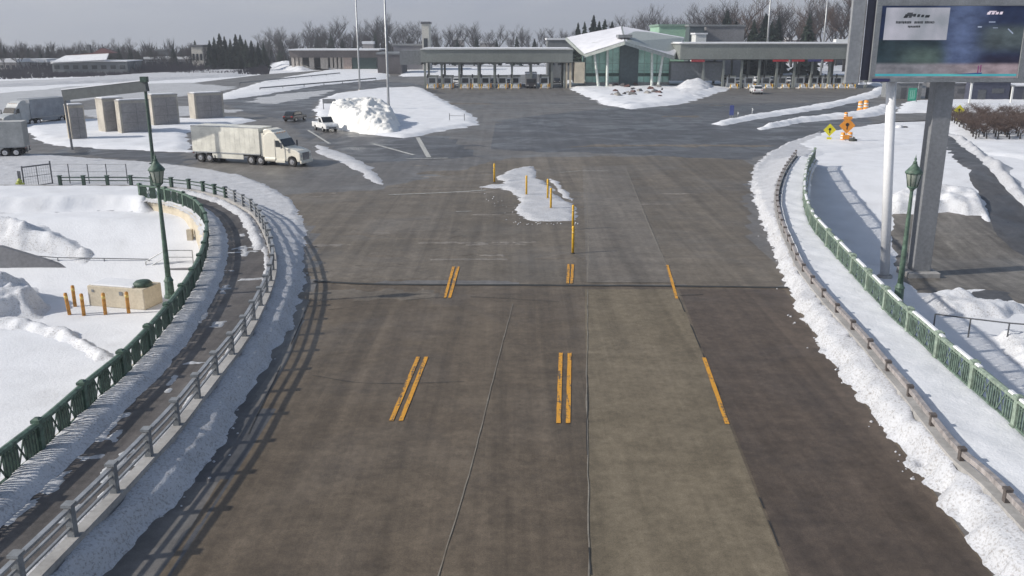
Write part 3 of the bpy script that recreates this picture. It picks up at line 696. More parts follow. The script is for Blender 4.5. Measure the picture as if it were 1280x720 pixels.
        MB().box((b + 2.5, sg * 1.2, .55), (1.2, .1, .3)).build('step', cabmat, r, .02)
        MB().box((b + .25, sg * 1.1, 2.2), (.55, .05, 2.6)).build('side_fairing', cabmat, r, .02)
    for y in (-.7, -.25, .25, .7): MB().box((b + 2.02, y, 3.55), (.1, .12, .05)).build('marker_light', M('amber_lens', (.6, .25, .03), .3), r)
    return r
pr, pf = P(258, 202.5), P(366, 208.5); Lt = 9.0
dv = pf - pr; rz = math.atan2(dv.y, dv.x); s = dv.length / (Lt + 3.95 - 1.6)
nrm = Vector((-math.sin(rz), math.cos(rz), 0)); p0 = pr - Vector((math.cos(rz), math.sin(rz), 0)) * 1.6 * s + nrm * 1.1 * s
TRUCK_S = s
semi('semi_truck', 'white and cream semi truck with long box trailer crossing the plaza on the left', p0, rz, s, Lt, m_creamp, m_trailer)
def lorry_at(name, label, a, b, Lt, cm, tm):
    a, b = P(*a), P(*b); d = b - a; rz = math.atan2(d.y, d.x)
    return semi(name, label, a, rz, TRUCK_S, Lt, cm, tm)
lorry_at('semi_truck', 'dull grey semi truck driving away behind the concrete piers at far left', (84, 151), (20, 158), 8.2, M('grey_cab', (.40, .42, .43), .5, scale=.8), M('grey_trailer', (.26, .28, .31), .55, scale=.8))
lorry_at('semi_truck', 'pale truck cut off by the left edge with its rear end showing', (36, 194), (-30, 196), 8.0, M('pale_cab', (.55, .55, .52), .5, scale=.8), M('pale_grey_trailer', (.45, .45, .43), .55, scale=.8))

# ---------------------------------------------------------------- cars
def car(label, loc, rz, body, kind='sedan', group=None, s=1.0):
    r = thing('pickup_truck' if kind == 'pickup' else 'parked_car' if kind == 'parked' else 'car', label, 'pickup' if kind == 'pickup' else 'car', loc, rz, group, s)
    if kind == 'pickup': lo = [(-2.6, .4), (-2.6, 1.05), (-.55, 1.05), (-.5, 1.1), (1.05, 1.1), (2.3, 1.02), (2.55, .8), (2.6, .42)]; up = [(-.6, 1.08), (-.5, 1.8), (.45, 1.8), (1.15, 1.08)]
    else: lo = [(-2.2, .35), (-2.25, .75), (-2.1, .95), (-1.3, 1.0), (1.0, .98), (2.0, .84), (2.2, .65), (2.2, .35)]; up = [(-2.0, .95), (-1.5, 1.5), (-.9, 1.58), (.1, 1.55), (.5, 1.45), (1.15, .96)]
    MB().prof(lo, -.9, .9).build('body', body, r, .08)
    cb = MB().prof(up, -.78, .78).build('cabin', body, r, .09)
    g = MB(); u = up
    a, b_ = Vector((u[-2][0], u[-2][1])), Vector((u[-1][0], u[-1][1]))
    g.add([(a.x + .05, -.7, a.y), (a.x + .05, .7, a.y), (b_.x - .02, .74, b_.y + .1), (b_.x - .02, -.74, b_.y + .1)], [(0, 1, 2, 3)]); g.build('windscreen', m_glass, r)
    g = MB(); a, b_ = Vector((u[0][0], u[0][1])), Vector((u[1][0], u[1][1])); g.add([(a.x - .0, -.7, a.y + .12), (a.x, .7, a.y + .12), (b_.x - .05, .68, b_.y - .05), (b_.x - .05, -.68, b_.y - .05)], [(0, 1, 2, 3)]); g.build('rear_window', m_glass, r)
    for sg in (-1, 1): MB().prof([(up[0][0] + .35, 1.06), (up[1][0] + .15, up[1][1] - .12), (up[-2][0] - .1, up[-2][1] - .12), (up[-1][0] - .25, 1.06)], sg * .782, sg * .795).build('side_window', m_glass, r)
    for x in (-1.4, 1.4):
        for y in (-.82, .82):
            wl = MB().wheel((x, y, .34), .34, .22, 14).build('wheel', m_tyre, r); MB().tube((x, y + (.115 if y > 0 else -.115), .34), (x, y + (.12 if y > 0 else -.12), .34), .2, .2, 10).build('rim', m_steel, wl)
    fx = lo[-1][0]
    for y in (-.65, .65):
        MB().box((fx - .02, y, .72), (.1, .3, .16)).build('headlight', M('clear_lens', (.6, .6, .58), .2), r); MB().box((lo[1][0] + .02, y, .8), (.08, .3, .14)).build('tail_light', M('tail_lens', (.4, .03, .03), .3), r)
    MB().box((fx - .01, 0, .55), (.07, 1.0, .16)).build('grille', m_dgrey, r)
    return r
m_wcar, m_dcar, m_gcar, m_scar, m_rcar = M('white_car_paint', (.70, .70, .70), .3), M('black_car_paint', (.03, .03, .035), .25), M('grey_car_paint', (.18, .19, .2), .3), M('silver_car_paint', (.42, .43, .45), .3, .4), M('dark_red_car_paint', (.2, .03, .03), .3)
car('white car driving alone across the plaza in front of the right canopy', P(945, 117), R(85), m_wcar, s=1.15)
car('white pickup truck parked against the snow heap', P(407, 163), R(-58), m_wcar, 'pickup', s=1.0)
car('dark grey car on the road behind the white semi truck', P(369, 151), R(75), m_dcar, s=.95)
for lab, x, y, a, m in (('dark car leaving the right canopy, nearest to the white car', 957, 105.5, -80, m_dcar), ('black car with a snowy roof in front of the right canopy', 970, 106, -95, m_dcar),
        ('silver car at the left end of the right canopy', 921, 105, -85, m_scar), ('white car between booths under the right canopy', 946, 103.5, -90, m_wcar), ('grey car beside the enclosed wall of the right canopy', 932, 105.5, -88, m_gcar),
        ('black car waiting right of the enclosed wall, nose out of the right canopy', 907, 105, -86, m_dcar), ('small silver car between the two dark cars of the right canopy', 963.5, 103, -90, m_scar), ('white car under the right canopy near its red lane signs', 984, 104, -92, m_wcar), ('grey car far along the right canopy, near the side sign', 1013, 104, -90, m_gcar), ('dark red car farthest right in front of the right canopy', 996, 104.5, -92, m_rcar)):
    car(lab, P(x, y), R(a), m, group='cars coming out of the right canopy')

# ---------------------------------------------------------------- sign gantry, concrete piers on the left
gp = P(192, 206); t = thing('sign_gantry', 'dark green cantilever gantry with long snowy arm above the concrete piers', 'gantry', gp)
za = PY(178, 106, gp.y); zb_ = PY(80, 119, gp.y + 2)
a, b = local(t, za), local(t, zb_)
MB().tube((0, 0, 0), (0, 0, a.z + .5), .17, .13, 10).box((0, 0, .1), (.6, .6, .2)).build('mast', m_green_dark, t)
arm = MB().beam((.2, 0, a.z - .1), (b.x, b.y, b.z), .5, 1.0).build('arm', M('gantry_grey', (.075, .085, .09), .6), t)
sn = MB().beam((.2, -.02, a.z + .45), (b.x, b.y - .02, b.z + .55), .54, .1).build('snow_cap', m_snow, arm)
MB().box((0, 0, a.z + .5), (.6, .6, .5)).build('end_box', m_green_dark, t)
MB().beam((b.x, b.y, b.z - .3), (b.x + .1, b.y, 1.2), .16, .16).build('end_post', m_dgrey, t)
for lab, x0, x1, yb, yt, dep, rz in (('narrow sandy concrete pier at the left end of the gantry arm', 84, 104, 176, 132, 1.5, 42), ('wide sandy concrete pier with snow behind it in the middle of the group', 122, 150, 167, 124, 2.4, 44),
        ('broad grey concrete block to the right of the middle pier', 146, 186, 168, 126, 1.6, 40), ('grey concrete block standing just right of the gantry mast', 186, 221, 158, 119, 1.8, 38), ('grey concrete block with pale left face, rightmost of the group', 236, 277, 150, 117, 2.2, 42)):
    a, b = P(x0, yb), P(x1, yb); c = (a + b) / 2; H = PY((x0 + x1) / 2, yt, c.y).z; W = (b - a).length * .92
    r = thing('concrete_pier', lab, 'pier', (c.x, c.y + dep / 2, 0), R(rz), 'concrete piers under the gantry')
    MB().box((0, 0, H / 2), (W, dep, H)).build('block', M('pier_concrete', (.50, .45, .37), .85, scale=.7, var=.35, bmp=.2) if W < 2.5 else M('aged_concrete', (.42, .39, .34), .85, scale=.6, bmp=.2), r, .05)
    MB().box((0, 0, H + .05), (W + .1, dep + .1, .12)).build('cap', m_conc_wall, r, .03)
    MB().box((W * .0, -dep / 2 - .012, H * .5), (W * .86, .04, H * .86)).build('panel', M('shade_grey_pier_panel', (.30, .285, .28), .85, scale=.6), r)  # front panel greyed, the face's shade put into its colour
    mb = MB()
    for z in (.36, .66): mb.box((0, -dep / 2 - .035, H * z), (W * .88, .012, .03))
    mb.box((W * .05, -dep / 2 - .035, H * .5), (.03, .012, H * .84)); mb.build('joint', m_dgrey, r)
    MB().box((0, .05, H + .15), (W * .92, dep * .85, .10)).build('snow_cap', m_snow, r, .04)

# ---------------------------------------------------------------- sunken lot, left
ga = G(107, 388, TL); gb = G(178, 394, TL); c = (ga + gb) / 2; W = (gb - ga).length
zb = -3.3
r = thing('storage_bin', 'sandy concrete bin with snow on top in the sunken lot behind the orange posts', 'bin', (c.x, c.y + 1.75, zb), math.atan2(gb.y - ga.y, gb.x - ga.x))
MB().box((0, 0, .62), (W, 1.7, 1.24)).build('box', m_cream, r, .05)
MB().box((-.3, 0, 1.28), (W * .75, 1.5, .12)).build('snow_cap', m_snow, r, .05)
MB().lathe([(.5, 1.24), (.55, 1.4), (.4, 1.55), (.1, 1.6)], c=(W * .36, -.1, 0), n=12).build('lid', m_green_dark, r)
MB().box((W * .1, -.86, .9), (.22, .04, .22)).build('plate', m_mgrey, r); MB().box((-W * .4, -.86, .95), (.15, .04, .15)).build('plate', m_mgrey, r)
bl = thing('rusty_bollard', 'x', 'bollard', (0, 0, 0), 0, 'rusty orange posts round the bin')
MB().lathe([(.10, -.1), (.10, 1.22), (.07, 1.28), (0, 1.3)], n=12).build('tube', m_rust, bl); MB().lathe([(.103, .95), (.103, 1.12)], n=12).build('band', M('faded_yellow', (.65, .45, .12), .6), bl)
for i, (x, y, lab) in enumerate(((87, 393, 'leftmost rusty orange post in front of the bin'), (94, 383, 'rusty orange post standing behind the leftmost one, left of the bin'), (105, 394, 'rusty orange post in front of the left corner of the bin'), (132, 393, 'rusty orange post in front of the middle of the bin'), (161, 391.5, 'rusty orange post in front of the right end of the bin'))):
    p = G(x, y, TL); p.z = zb
    if i == 0: bl.location = p; bl['label'] = lab; bl.rotation_euler = (0, R(-4), 0)
    else: dup(bl, p, i, lab)
# wedge retaining wall
yb = P(0, 351, zb).y; x0, x1 = PY(-150, 340, yb).x, PY(122, 349, yb).x
prof = [(PY(-150, 300, yb).x, PY(-150, 300, yb).z), (PY(0, 308, yb).x, PY(0, 308, yb).z), (PY(60, 326, yb).x, PY(60, 326, yb).z), (x1, zb + .1)]
mb = MB(); mb.prof([(x0, zb - .5)] + prof + [(x1, zb - .5)], yb, yb + .35); tag(mb.build('ramp_wall', m_grey_wall), 'grey wedge shaped concrete wall stepping down across the sunken lot', 'wall')
def pipe_rail(name, label, pts, posts, r=.03, mat=None, mids=()):
    O = Vector(pts[0]); root = thing(name, label, 'handrail', O); mat = mat or m_dgrey
    mb = MB()
    for a, b in zip(pts, pts[1:]): mb.tube(Vector(a) - O, Vector(b) - O, r, r, 6)
    mb.build('top_rail', mat, root)
    for m in mids:
        mb = MB()
        for a, b in zip(pts, pts[1:]): mb.tube(Vector(a) - O - Vector((0, 0, m)), Vector(b) - O - Vector((0, 0, m)), r * .8, r * .8, 6)
        mb.build('mid_rail', mat, root)
    for a, h in posts: MB().tube(Vector(a) - O, Vector(a) - O - Vector((0, 0, h)), r, r, 6).build('post', mat, root)
    return root
q = [PY(x, y, yb + .5) for x, y in ((20, 318), (72, 322), (130, 323), (186, 324))]
pipe_rail('handrail', 'thin dark pipe handrail on the top of the wedge wall', q, [(q[0], 1.2), (q[1], 1.2), (q[2], 1.5), (q[3], 1.6)])
yq = yb + .2
q = [PY(x, y, yq) for x, y in ((182, 327), (206, 313), (240, 313))]
pipe_rail('handrail', 'short stair handrail against the curved sandy wall', q, [(q[0], 1.3), (q[1], 1.6), (q[2], 1.6)], .035, m_steel, (.45,))
mb = MB(); mb.prof([(PY(182, 348, yq).x, zb - .3), (PY(182, 348, yq).x, zb + .05), (PY(214, 334, yq).x, PY(214, 334, yq).z), (PY(252, 333, yq).x, PY(252, 333, yq).z), (PY(252, 333, yq).x, zb - .3)], yq - .4, yq + .3)
tag(mb.build('stair_wall', m_grey_wall), 'small grey sloping side wall of the stair under the lamp post', 'wall')
pw = P(243, 346, zb); mb = MB(); mb.box((PY(240, 330, yq + 2).x, yq + 2.2, -1.9), (.35, .35, 3.0)); tag(mb.build('concrete_pillar', m_cream), 'slim sandy concrete pillar beside the stair under the walkway', 'pillar')
# gate, wire fence, hydrant at the far end of the lot
ga, gb = P(31, 236), P(66, 231); t = thing('metal_gate', 'dark metal frame gate with mesh at the left end of the wire fence', 'gate', ga); b = local(t, gb); H = 1.85
MB().tube((0, 0, 0), (0, 0, H), .06, .06, 8).build('post', m_dgrey, t); MB().tube(b, b + Vector((0, 0, H + .15)), .06, .06, 8).build('post', m_dgrey, t)
mb = MB(); up = Vector((0, 0, 1))
mb.beam(up * (H - .1), b + up * (H - .1), .07, .1).beam(up * .15, b + up * .15, .05, .05).beam(up * (H * .5), b + up * (H * .5), .03, .03).beam(b * .5 + up * .15, b * .5 + up * (H - .1), .05, .05); mb.build('frame', m_dgrey, t)
mb = MB()
for k in range(1, 12): mb.beam(b * (k / 12) + up * .15, b * (k / 12) + up * (H - .15), .012, .012)
for k in range(1, 7): mb.beam(up * (.2 + k * .25), b + up * (.2 + k * .25), .012, .012)
mb.build('mesh_panel', m_mgrey, t)
fp = [P(x, y) for x, y in ((66, 230.5), (88, 231), (112, 231), (135, 231), (160, 231))]
t = thing('wire_fence', 'thin post and wire fence running right from the dark gate', 'fence', fp[0]); O = fp[0]
for k, p in enumerate(fp): MB().tube(p - O, p - O + up * 1.75, .04, .04, 6).build('post', m_dgrey, t)
mb = MB()
for z in (.3, .7, 1.1, 1.7): mb.tube(up * z, fp[-1] - O + up * z, .012, .012, 4)
mb.build('wire', m_mgrey, t)
hp = P(26, 237); t = thing('fire_hydrant', 'yellow green hydrant with dark marker beside the gate', 'hydrant', hp, 0, None, 1.25); mh = M('hydrant_yellow_green', (.42, .46, .10), .5)
MB().lathe([(.2, 0), (.2, .06), (.14, .08), (.14, .5), (.18, .52), (.16, .6), (.09, .68), (.03, .74)], n=12).build('body', mh, t); MB().tube((-.26, 0, .4), (.26, 0, .4), .07, .07, 8).tube((0, 0, .38), (0, -.24, .38), .09, .09, 8).build('outlet', mh, t); MB().box((.02, .02, .95), (.2, .05, .5)).build('marker', m_dgrey, t)

# ---------------------------------------------------------------- big screen sign on the right
base = P(1152, 344, -4.0); Ys = base.y - 1.2
bl0, tr0 = PY(1088, 103, Ys), PY(1290, 103, Ys); bl0.x = PY(1088, 55, Ys).x; zt = PY(1180, -26, Ys).z; zbm = bl0.z; Ws = tr0.x - bl0.x; Hs = zt - zbm
sg = thing('screen_sign', 'large dark video screen sign with a pale notice panel on a grey pillar', 'sign', (bl0.x, Ys, zbm)); o0 = Vector((bl0.x, Ys, zbm))
def sp(x, y, dy=0.0): return (PY(x, 55, Ys).x - o0.x, -dy, PY(x, y, Ys).z - o0.z)
m_cab = M('sign_cabinet_grey', (.15, .16, .175), .55, scale=.7)
def smd(nm, boxes, mat, par=None, bev=0):
    mb = MB()
    for x0, y0, x1, y1, d0, d1 in boxes:
        a, b = sp(x0, y0), sp(x1, y1); mb.box(((a[0] + b[0]) / 2, -(d0 + d1) / 2, (a[2] + b[2]) / 2), (abs(b[0] - a[0]), abs(d1 - d0), abs(b[2] - a[2])))
    return mb.build(nm, mat, par or sg, bev)
smd('cabinet', [(1091, -26, 1288, 103, -.3, 0)], m_cab, None, .04)
smd('frame', [(1090.5, -25, 1287.5, 7, .002, .12), (1090.5, 97.5, 1287.5, 102.5, .002, .12), (1090.5, 7.3, 1097, 97.2, .002, .12), (1277, 7.3, 1287.5, 97.2, .002, .12)], m_mgrey)
def glow(name, c1, c2, sc_=(.6, .6, .6), st=.55):
    m, nt, b = newmat(name); n1 = noise(nt, mapped(nt, sc_), 1.0, 3, .5); c = mix(nt, ramp(nt, n1, .3, .7), c1, c2)
    b.inputs['Base Color'].default_value = (.01, .01, .012, 1); b.inputs['Roughness'].default_value = .6; b.inputs['Specular IOR Level'].default_value = .1
    nt.links.new(c, b.inputs['Emission Color']); b.inputs['Emission Strength'].default_value = st; return m
def screen_mat():
    m, nt, b = newmat('screen_picture'); tc = N(nt, 'ShaderNodeTexCoord'); sx = N(nt, 'ShaderNodeSeparateXYZ'); nt.links.new(tc.outputs['Object'], sx.inputs[0])
    x0_, _, z1_ = sp(1097, 7.5); x1_, _, z0_ = sp(1277, 97.3)
    def rng(o, a, b):
        r = N(nt, 'ShaderNodeMapRange'); r.interpolation_type = 'SMOOTHSTEP'; r.inputs['From Min'].default_value = a; r.inputs['From Max'].default_value = b; nt.links.new(sx.outputs[o], r.inputs['Value']); return r.outputs['Result']
    fx = lambda u: x0_ + (x1_ - x0_) * u
    fz = lambda v: z1_ + (z0_ - z1_) * v
    mul = lambda a, b_: mix(nt, 1.0, a, b_, 'MULTIPLY')
    c = mix(nt, mul(rng('X', fx(.3), fx(.55)), rng('X', fx(.82), fx(.6))), (.010, .016, .040), (.048, .066, .125))
    c = mix(nt, mul(rng('X', fx(.52), fx(.40)), rng('Z', fz(.42), fz(.5))), c, (.014, .024, .030))
    c = mix(nt, mul(mul(rng('X', fx(.08), fx(.32)), rng('X', fx(.55), fx(.35))), rng('Z', fz(.5), fz(.68))), c, (.042, .062, .058))
    c = mix(nt, mul(mul(rng('X', fx(.62), fx(.8)), rng('Z', fz(.2), fz(.35))), rng('Z', fz(.72), fz(.5))), c, (.040, .052, .058))
    c = mix(nt, mul(rng('X', fx(.64), fx(.8)), rng('Z', fz(.62), fz(.74))), c, (.012, .012, .026))
    c = mix(nt, rng('Z', fz(.77), fz(.83)), c, mix(nt, rng('X', fx(.2), fx(.9)), (.115, .115, .13), (.17, .135, .15)))
    n = noise(nt, mapped(nt, (.8, 1, 1.5)), 1.2, 4, .6); c = mix(nt, .4, c, ramp(nt, n, .3, .7), 'SOFT_LIGHT')
    b.inputs['Base Color'].default_value = (.01, .01, .012, 1); b.inputs['Roughness'].default_value = .6; b.inputs['Specular IOR Level'].default_value = .1
    nt.links.new(c, b.inputs['Emission Color']); b.inputs['Emission Strength'].default_value = 1.35; return m
scr = smd('screen', [(1097.2, 7.5, 1276.8, 97.3, .003, .02)], screen_mat())
def sq(nm, x0, y0, x1, y1, d, mat, skew=0): return smd(nm, [(x0, y0, x1, y1, d, d + .008)], mat, scr)
sq('notice_panel', 1103, 9.5, 1182, 50, .024, glow('notice_grey', (.20, .22, .25), (.42, .41, .48), (.5, 1, .4), 1))
sq('picture', 1097.5, 92.3, 1276, 95.2, .024, glow('picture_teal', (.03, .22, .30), (.08, .36, .38), (.3, 1, .6), 1))
m_ink = glow('screen_ink', (.012, .015, .018), (.02, .024, .028), (1, 1, 1), 1)
rn = random.Random(4)
def words(x0, x1, y, h, mat=None, d=.035, gaps=()):
    bx = []; x = x0
    while x < x1:
        wd = rn.uniform(1.0, 1.9)
        if not any(g0 < x < g1 for g0, g1 in gaps): bx.append((x, y + rn.uniform(-.2, .2), min(x + wd, x1), y + h + rn.uniform(-.25, .2), d, d + .006)); bx.append((x + wd * .3, y + h * .4, x + wd * .6, y + h * .8, d, d + .0045))
        x += wd + .45
    smd('lettering', bx, mat or m_ink, scr)
words(1116.5, 1164, 26.5, 3.0, gaps=((1136, 1139), (1150, 1151.5))); words(1132, 1147.5, 32.0, 2.6)
mb = MB()   # slanted emblem above the lettering
for x0, x1, y0, y1 in ((1125, 1131, 20, 22.5), (1126.5, 1138, 17.6, 20), (1129, 1137, 15.8, 17.4), (1131, 1136, 20.2, 22.2), (1137, 1141, 17.2, 21), (1141.6, 1146, 17.8, 21.4), (1146.5, 1151, 18.4, 21.6), (1151.5, 1158, 18.8, 22)):
    a, b = sp(x0, y1, .035), sp(x1, y0, .041); k = .05
    mb.add([(a[0], a[1], a[2]), (b[0] - k, a[1], a[2]), (b[0], a[1], b[2]), (a[0] + k, a[1], b[2])], [(0, 1, 2, 3)])
mb.build('emblem', m_ink, scr)
m_sw = glow('screen_white', (.55, .48, .56), (.75, .68, .76), (1, 1, 1), 1)
mb = MB()
for x0, x1, y0, y1 in ((1228, 1233, 15, 18.2), (1230, 1240, 13.6, 15.2), (1233.6, 1238, 15.4, 18), (1238.6, 1243, 15, 18), (1243.6, 1248, 14.6, 18)):
    a, b = sp(x0, y1, .03), sp(x1, y0, .03); mb.add([(a[0], a[1], a[2]), (b[0] - .05, a[1], a[2]), (b[0], a[1], b[2]), (a[0] + .05, a[1], b[2])], [(0, 1, 2, 3)])
mb.build('emblem', m_sw, scr)
m_sb = glow('screen_pale_blue', (.2, .24, .34), (.3, .34, .44), (1, 1, 1), 1)
smd('lettering', [(1232, 26.8, 1240, 28.2, .03, .036), (1219, 32.8, 1224, 34.4, .03, .036), (1238, 34.4, 1244, 35.2, .03, .036)], m_sb, scr)
mb = MB(); mb.beam(sp(1257, 36, .03), sp(1264, 42, .03), .01, .07); mb.build('lettering', m_sb, scr)
smd('picture', [(1226, 82, 1227.4, 91.5, .036, .04), (1229, 81, 1230.4, 90, .036, .04)], glow('screen_magenta', (.14, .02, .10), (.2, .05, .16), (1, 1, 1), 1), scr)
mb = MB(); a, b = sp(1192, 93, .036), sp(1232, 90.6, .036); c_ = sp(1232, 92.6, .036); mb.add([a, c_, b], [(0, 1, 2)]); mb.build('picture', glow('screen_deep_blue', (.02, .06, .16), (.03, .1, .22), (1, 1, 1), 1), scr)
smd('name_plate', [(1094, 98.2, 1116, 102, .122, .14)], M('navy_plate', (.03, .03, .10), .5))
# pillar and second cabinet
cx = PY(1149, 330, base.y).x - o0.x; Wp = 1.22
MB().box((cx, base.y - o0.y, (zbm - -4.2) / -2 + .6), (Wp, 1.0, zbm + 4.2 + 1.2)).build('pillar', M('pillar_grey', (.20, .205, .215), .6, scale=.5, var=.15), sg, .04)
MB().box((cx, base.y - o0.y, -4.0 - zbm + .15), (2.2, 2.0, .5)).build('footing', m_conc_wall, sg, .05)
q0, q1 = PY(1060, 103, Ys + 1), PY(1076, 103, Ys + .3); zz0 = q0.z - .02
q0 = PY(1061, 103, Ys + .3); q0.x = PY(1061, 55, Ys + .3).x
sd = thing('side_screen_sign', 'second grey sign cabinet seen edge on, left of the large video screen', 'sign', (q0.x, Ys + .35, zz0), R(0))
MB().box((.40, 0, Hs / 2), (.84, .3, Hs)).build('cabinet', M('side_cabinet_grey', (.24, .25, .265), .6, scale=.5, var=.15), sd, .03)
MB().box((1.18, -.12, Hs / 2 + .05), (.58, .2, Hs - .3)).build('recess', M('side_screen_navy', (.015, .017, .035), .4), sd, .02)
MB().box((.845, -.1, Hs / 2), (.05, .3, Hs - .1)).build('edge_trim', m_chrome, sd)
MB().box((1.1, .0, -.02), (.5, .4, .14)).build('snow_cap', m_snow, sd, .04)
MB().beam((.8, .4, Hs - .6), (1.6, .4, Hs - .6), .2, .2).beam((.8, .4, .7), (1.6, .4, .7), .2, .2).build('bracket', m_dgrey, sd)
pp = P(1106, 346, -4.0); t = thing('white_pole', 'tall white round pole standing left of the grey sign pillar', 'pole', (pp.x, pp.y, -4.2)); t.rotation_euler = (0, R(-4.6), 0)
MB().lathe([(.31, 0), (.31, zbm + 4.2 + .6), (.2, zbm + 4.2 + .62)], n=20).build('tube', M('pole_white', (.72, .72, .73), .4, scale=.6, var=.12), t)
MB().lathe([(.5, -.05), (.5, .3), (.34, .34)], n=16).build('base', m_conc_wall, t)
# handrail in the right lot
q = [G(x, y + 22, TR) + Vector((0, 0, 1.1)) for x, y in ((1166, 394), (1210, 400), (1258, 406), (1330, 412))]
pipe_rail('handrail', 'dark pipe handrail in the shaded snow below the right railing', q, [(a, 1.1) for a in q], .04, m_dgrey)

# ---------------------------------------------------------------- road signs and small things right of the plaza
def diamond_sign(name, label, x, yc, yb, r, face, base_y=None, plate=None, group=None, sym=True, z=0.0):
    p = P(x, yb, z); zc = PY(x, yc, p.y).z; t = thing(name, label, 'road sign', p, 0, group)
    zc -= z
    MB().tube((0, .05, -.1), (0, .05, zc + r * .8), .04, .04, 6).build('post', m_steel, t)
    mb = MB()
    mb.add([(0, 0, zc - r), (r, 0, zc), (0, 0, zc + r), (-r, 0, zc), (0, .03, zc - r), (r, .03, zc), (0, .03, zc + r), (-r, .03, zc)], [(0, 1, 2, 3), (7, 6, 5, 4), (0, 4, 5, 1), (1, 5, 6, 2), (2, 6, 7, 3), (3, 7, 4, 0)])
    f = mb.build('sign_face', face, t)
    mb = MB(); mb.lathe([(r * .22, -.006), (r * .22, .006)], n=10)
    mb.v = [(a, c - .012, b + zc + r * .12) for a, b, c in mb.v]; mb.box((0, -.012, zc - r * .22), (r * .13, .01, r * .5)); mb.build('symbol', m_black, f)
    if plate: MB().box((0, 0, zc - r - plate * .75), (plate * 1.5, .03, plate)).build('plate', face, t)
    return t
m_sy, m_so = M('sign_yellow', (.75, .68, .03), .5, var=.1), M('sign_orange', (.80, .30, .03), .5, var=.15)
diamond_sign('road_sign', 'bright yellow diamond sign left of the orange signs at the road edge', 1036, 162.5, 176, .75, m_sy, plate=.38)
t = diamond_sign('road_sign', 'orange diamond sign on a post above the orange barrels', 1057, 157, 178, .95, m_so, plate=.5)
MB().box((0, 0, PY(1057, 147.5, t.location.y).z), (1.0, .03, .35)).build('plate', m_so, t)
diamond_sign('road_sign', 'yellow warning sign by the far right road', 1197, 138, 154, .8, m_sy, plate=.55)
def barrel(): 
    t = thing('traffic_barrel', 'x', 'barrel', (0, 0, 0), 0, 'orange traffic barrels')
    MB().lathe([(.36, 0), (.36, .08), (.28, .1), (.25, .95), (.2, 1.02), (.06, 1.04)], n=14).build('drum', m_so, t)
    MB().lathe([(.277, .3), (.270, .46)], n=14).build('stripe', m_whitep, t); MB().lathe([(.264, .6), (.257, .76)], n=14).build('stripe', m_whitep, t)
    return t
b0 = barrel(); b0.location = P(1053, 176.5); b0['label'] = 'orange barrel at the foot of the orange diamond sign, left one'
for x, y, lab, s_ in ((1062, 176, 'orange barrel at the foot of the orange diamond sign, right one', 1), (1075, 138, 'tall orange barrel on the far strip of snow, left of its pair', 1.5), (1082, 137, 'tall orange barrel on the far strip of snow, right of its pair', 1.5), (1057, 149, 'orange and white barrel on the snow strip behind the orange sign', 1)): dup(b0, P(x, y), 0, lab, scale=s_)
p = P(1066, 178); t = thing('sandbag', 'dark sandbag lying on the snow beside the orange barrels', 'sandbag', p); MB().lathe([(.3, .02), (.5, .16), (.46, .36), (.2, .48), (.03, .5)], n=10).build('bag', M('sandbag_dark', (.05, .055, .05), .9), t); MB().tube((0, 0, .45), (.1, 0, .62), .08, .13, 8).build('tied_end', M('sandbag_tie', (.07, .07, .06), .9), t)
p = P(1124, 161); t = thing('rubble_sack', 'dark sack and pale lump on the snow right of the white pole', 'sack', p); MB().lathe([(.4, .0), (.55, .15), (.4, .42), (.05, .5)], n=10).build('lump', m_snow_dirty, t); MB().lathe([(.4, .0), (.5, .15), (.3, .3), (.05, .34)], c=(.8, .1, 0), n=10).build('sack', m_black, t)
def guide_post(x, y, h, lab, mat, nm='guide_post'):
    p = P(x, y); t = thing(nm, lab, 'post', p, 0, 'short posts on the far snow strip'); MB().lathe([(.09, 0), (.08, h), (.03, h + .05)], n=10).build('tube', mat, t); MB().box((0, -.09, h - .22), (.18, .02, .3)).build('reflector', m_whitep, t)
guide_post(922, 148, 1.0, 'short pale post at the left tip of the far snow strip', m_mgrey); guide_post(940, 146, 1.3, 'short pale post on the far snow strip, right of its twin', m_steel)
p = P(914, 149); t = thing('blue_sign', 'small blue panel sign on posts at the tip of the far snow strip', 'sign', p); zt_ = PY(914, 131, p.y).z
MB().box((0, 0, zt_ * .62), (.62, .05, zt_ * .7)).build('panel', M('sign_blue', (.06, .08, .25), .5), t); MB().tube((-.2, .05, 0), (-.2, .05, zt_), .03, .03, 6).tube((.2, .05, 0), (.2, .05, zt_), .03, .03, 6).build('post', m_steel, t)
# green guide sign on a frame, light columns, far wall
p = P(1139, 130); t = thing('guide_sign', 'green guide sign on a pale frame behind the white pole', 'road sign', p); zt_, z1 = PY(1139, 110, p.y).z, PY(1139, 126, p.y).z
Wg = 1.5; MB().box((0, 0, (zt_ + z1) / 2), (Wg, .06, zt_ - z1)).build('sign_face', M('sign_green', (.03, .30, .20), .5), t)
mb = MB()
for x in (-.35, 0, .35): mb.box((x, -.035, (zt_ + z1) / 2), (.16, .012, (zt_ - z1) * .7))
mb.build('symbol', M('sign_pale_green', (.25, .5, .4), .5), t)
MB().tube((.9, .1, 0), (1.05, .1, zt_ + .9), .07, .05, 8).tube((1.05, .1, zt_ + .9), (-2.4, .1, zt_ + 1.0), .05, .04, 8).build('frame', m_steel, t)
for x, yt, yb_, lab in ((1211, 104, 133, 'pale square post in front of the dark far wall on the right'), (1263, 108, 131, 'thin pale post at the far right of the dark wall')):
    p = P(x, yb_); h = PY(x, yt, p.y).z; t = thing('light_column', lab, 'post', p); MB().box((0, 0, h / 2), (.28, .28, h)).build('shaft', m_whitep, t); MB().box((0, 0, h + .1), (.5, .5, .2)).build('head', m_mgrey, t)
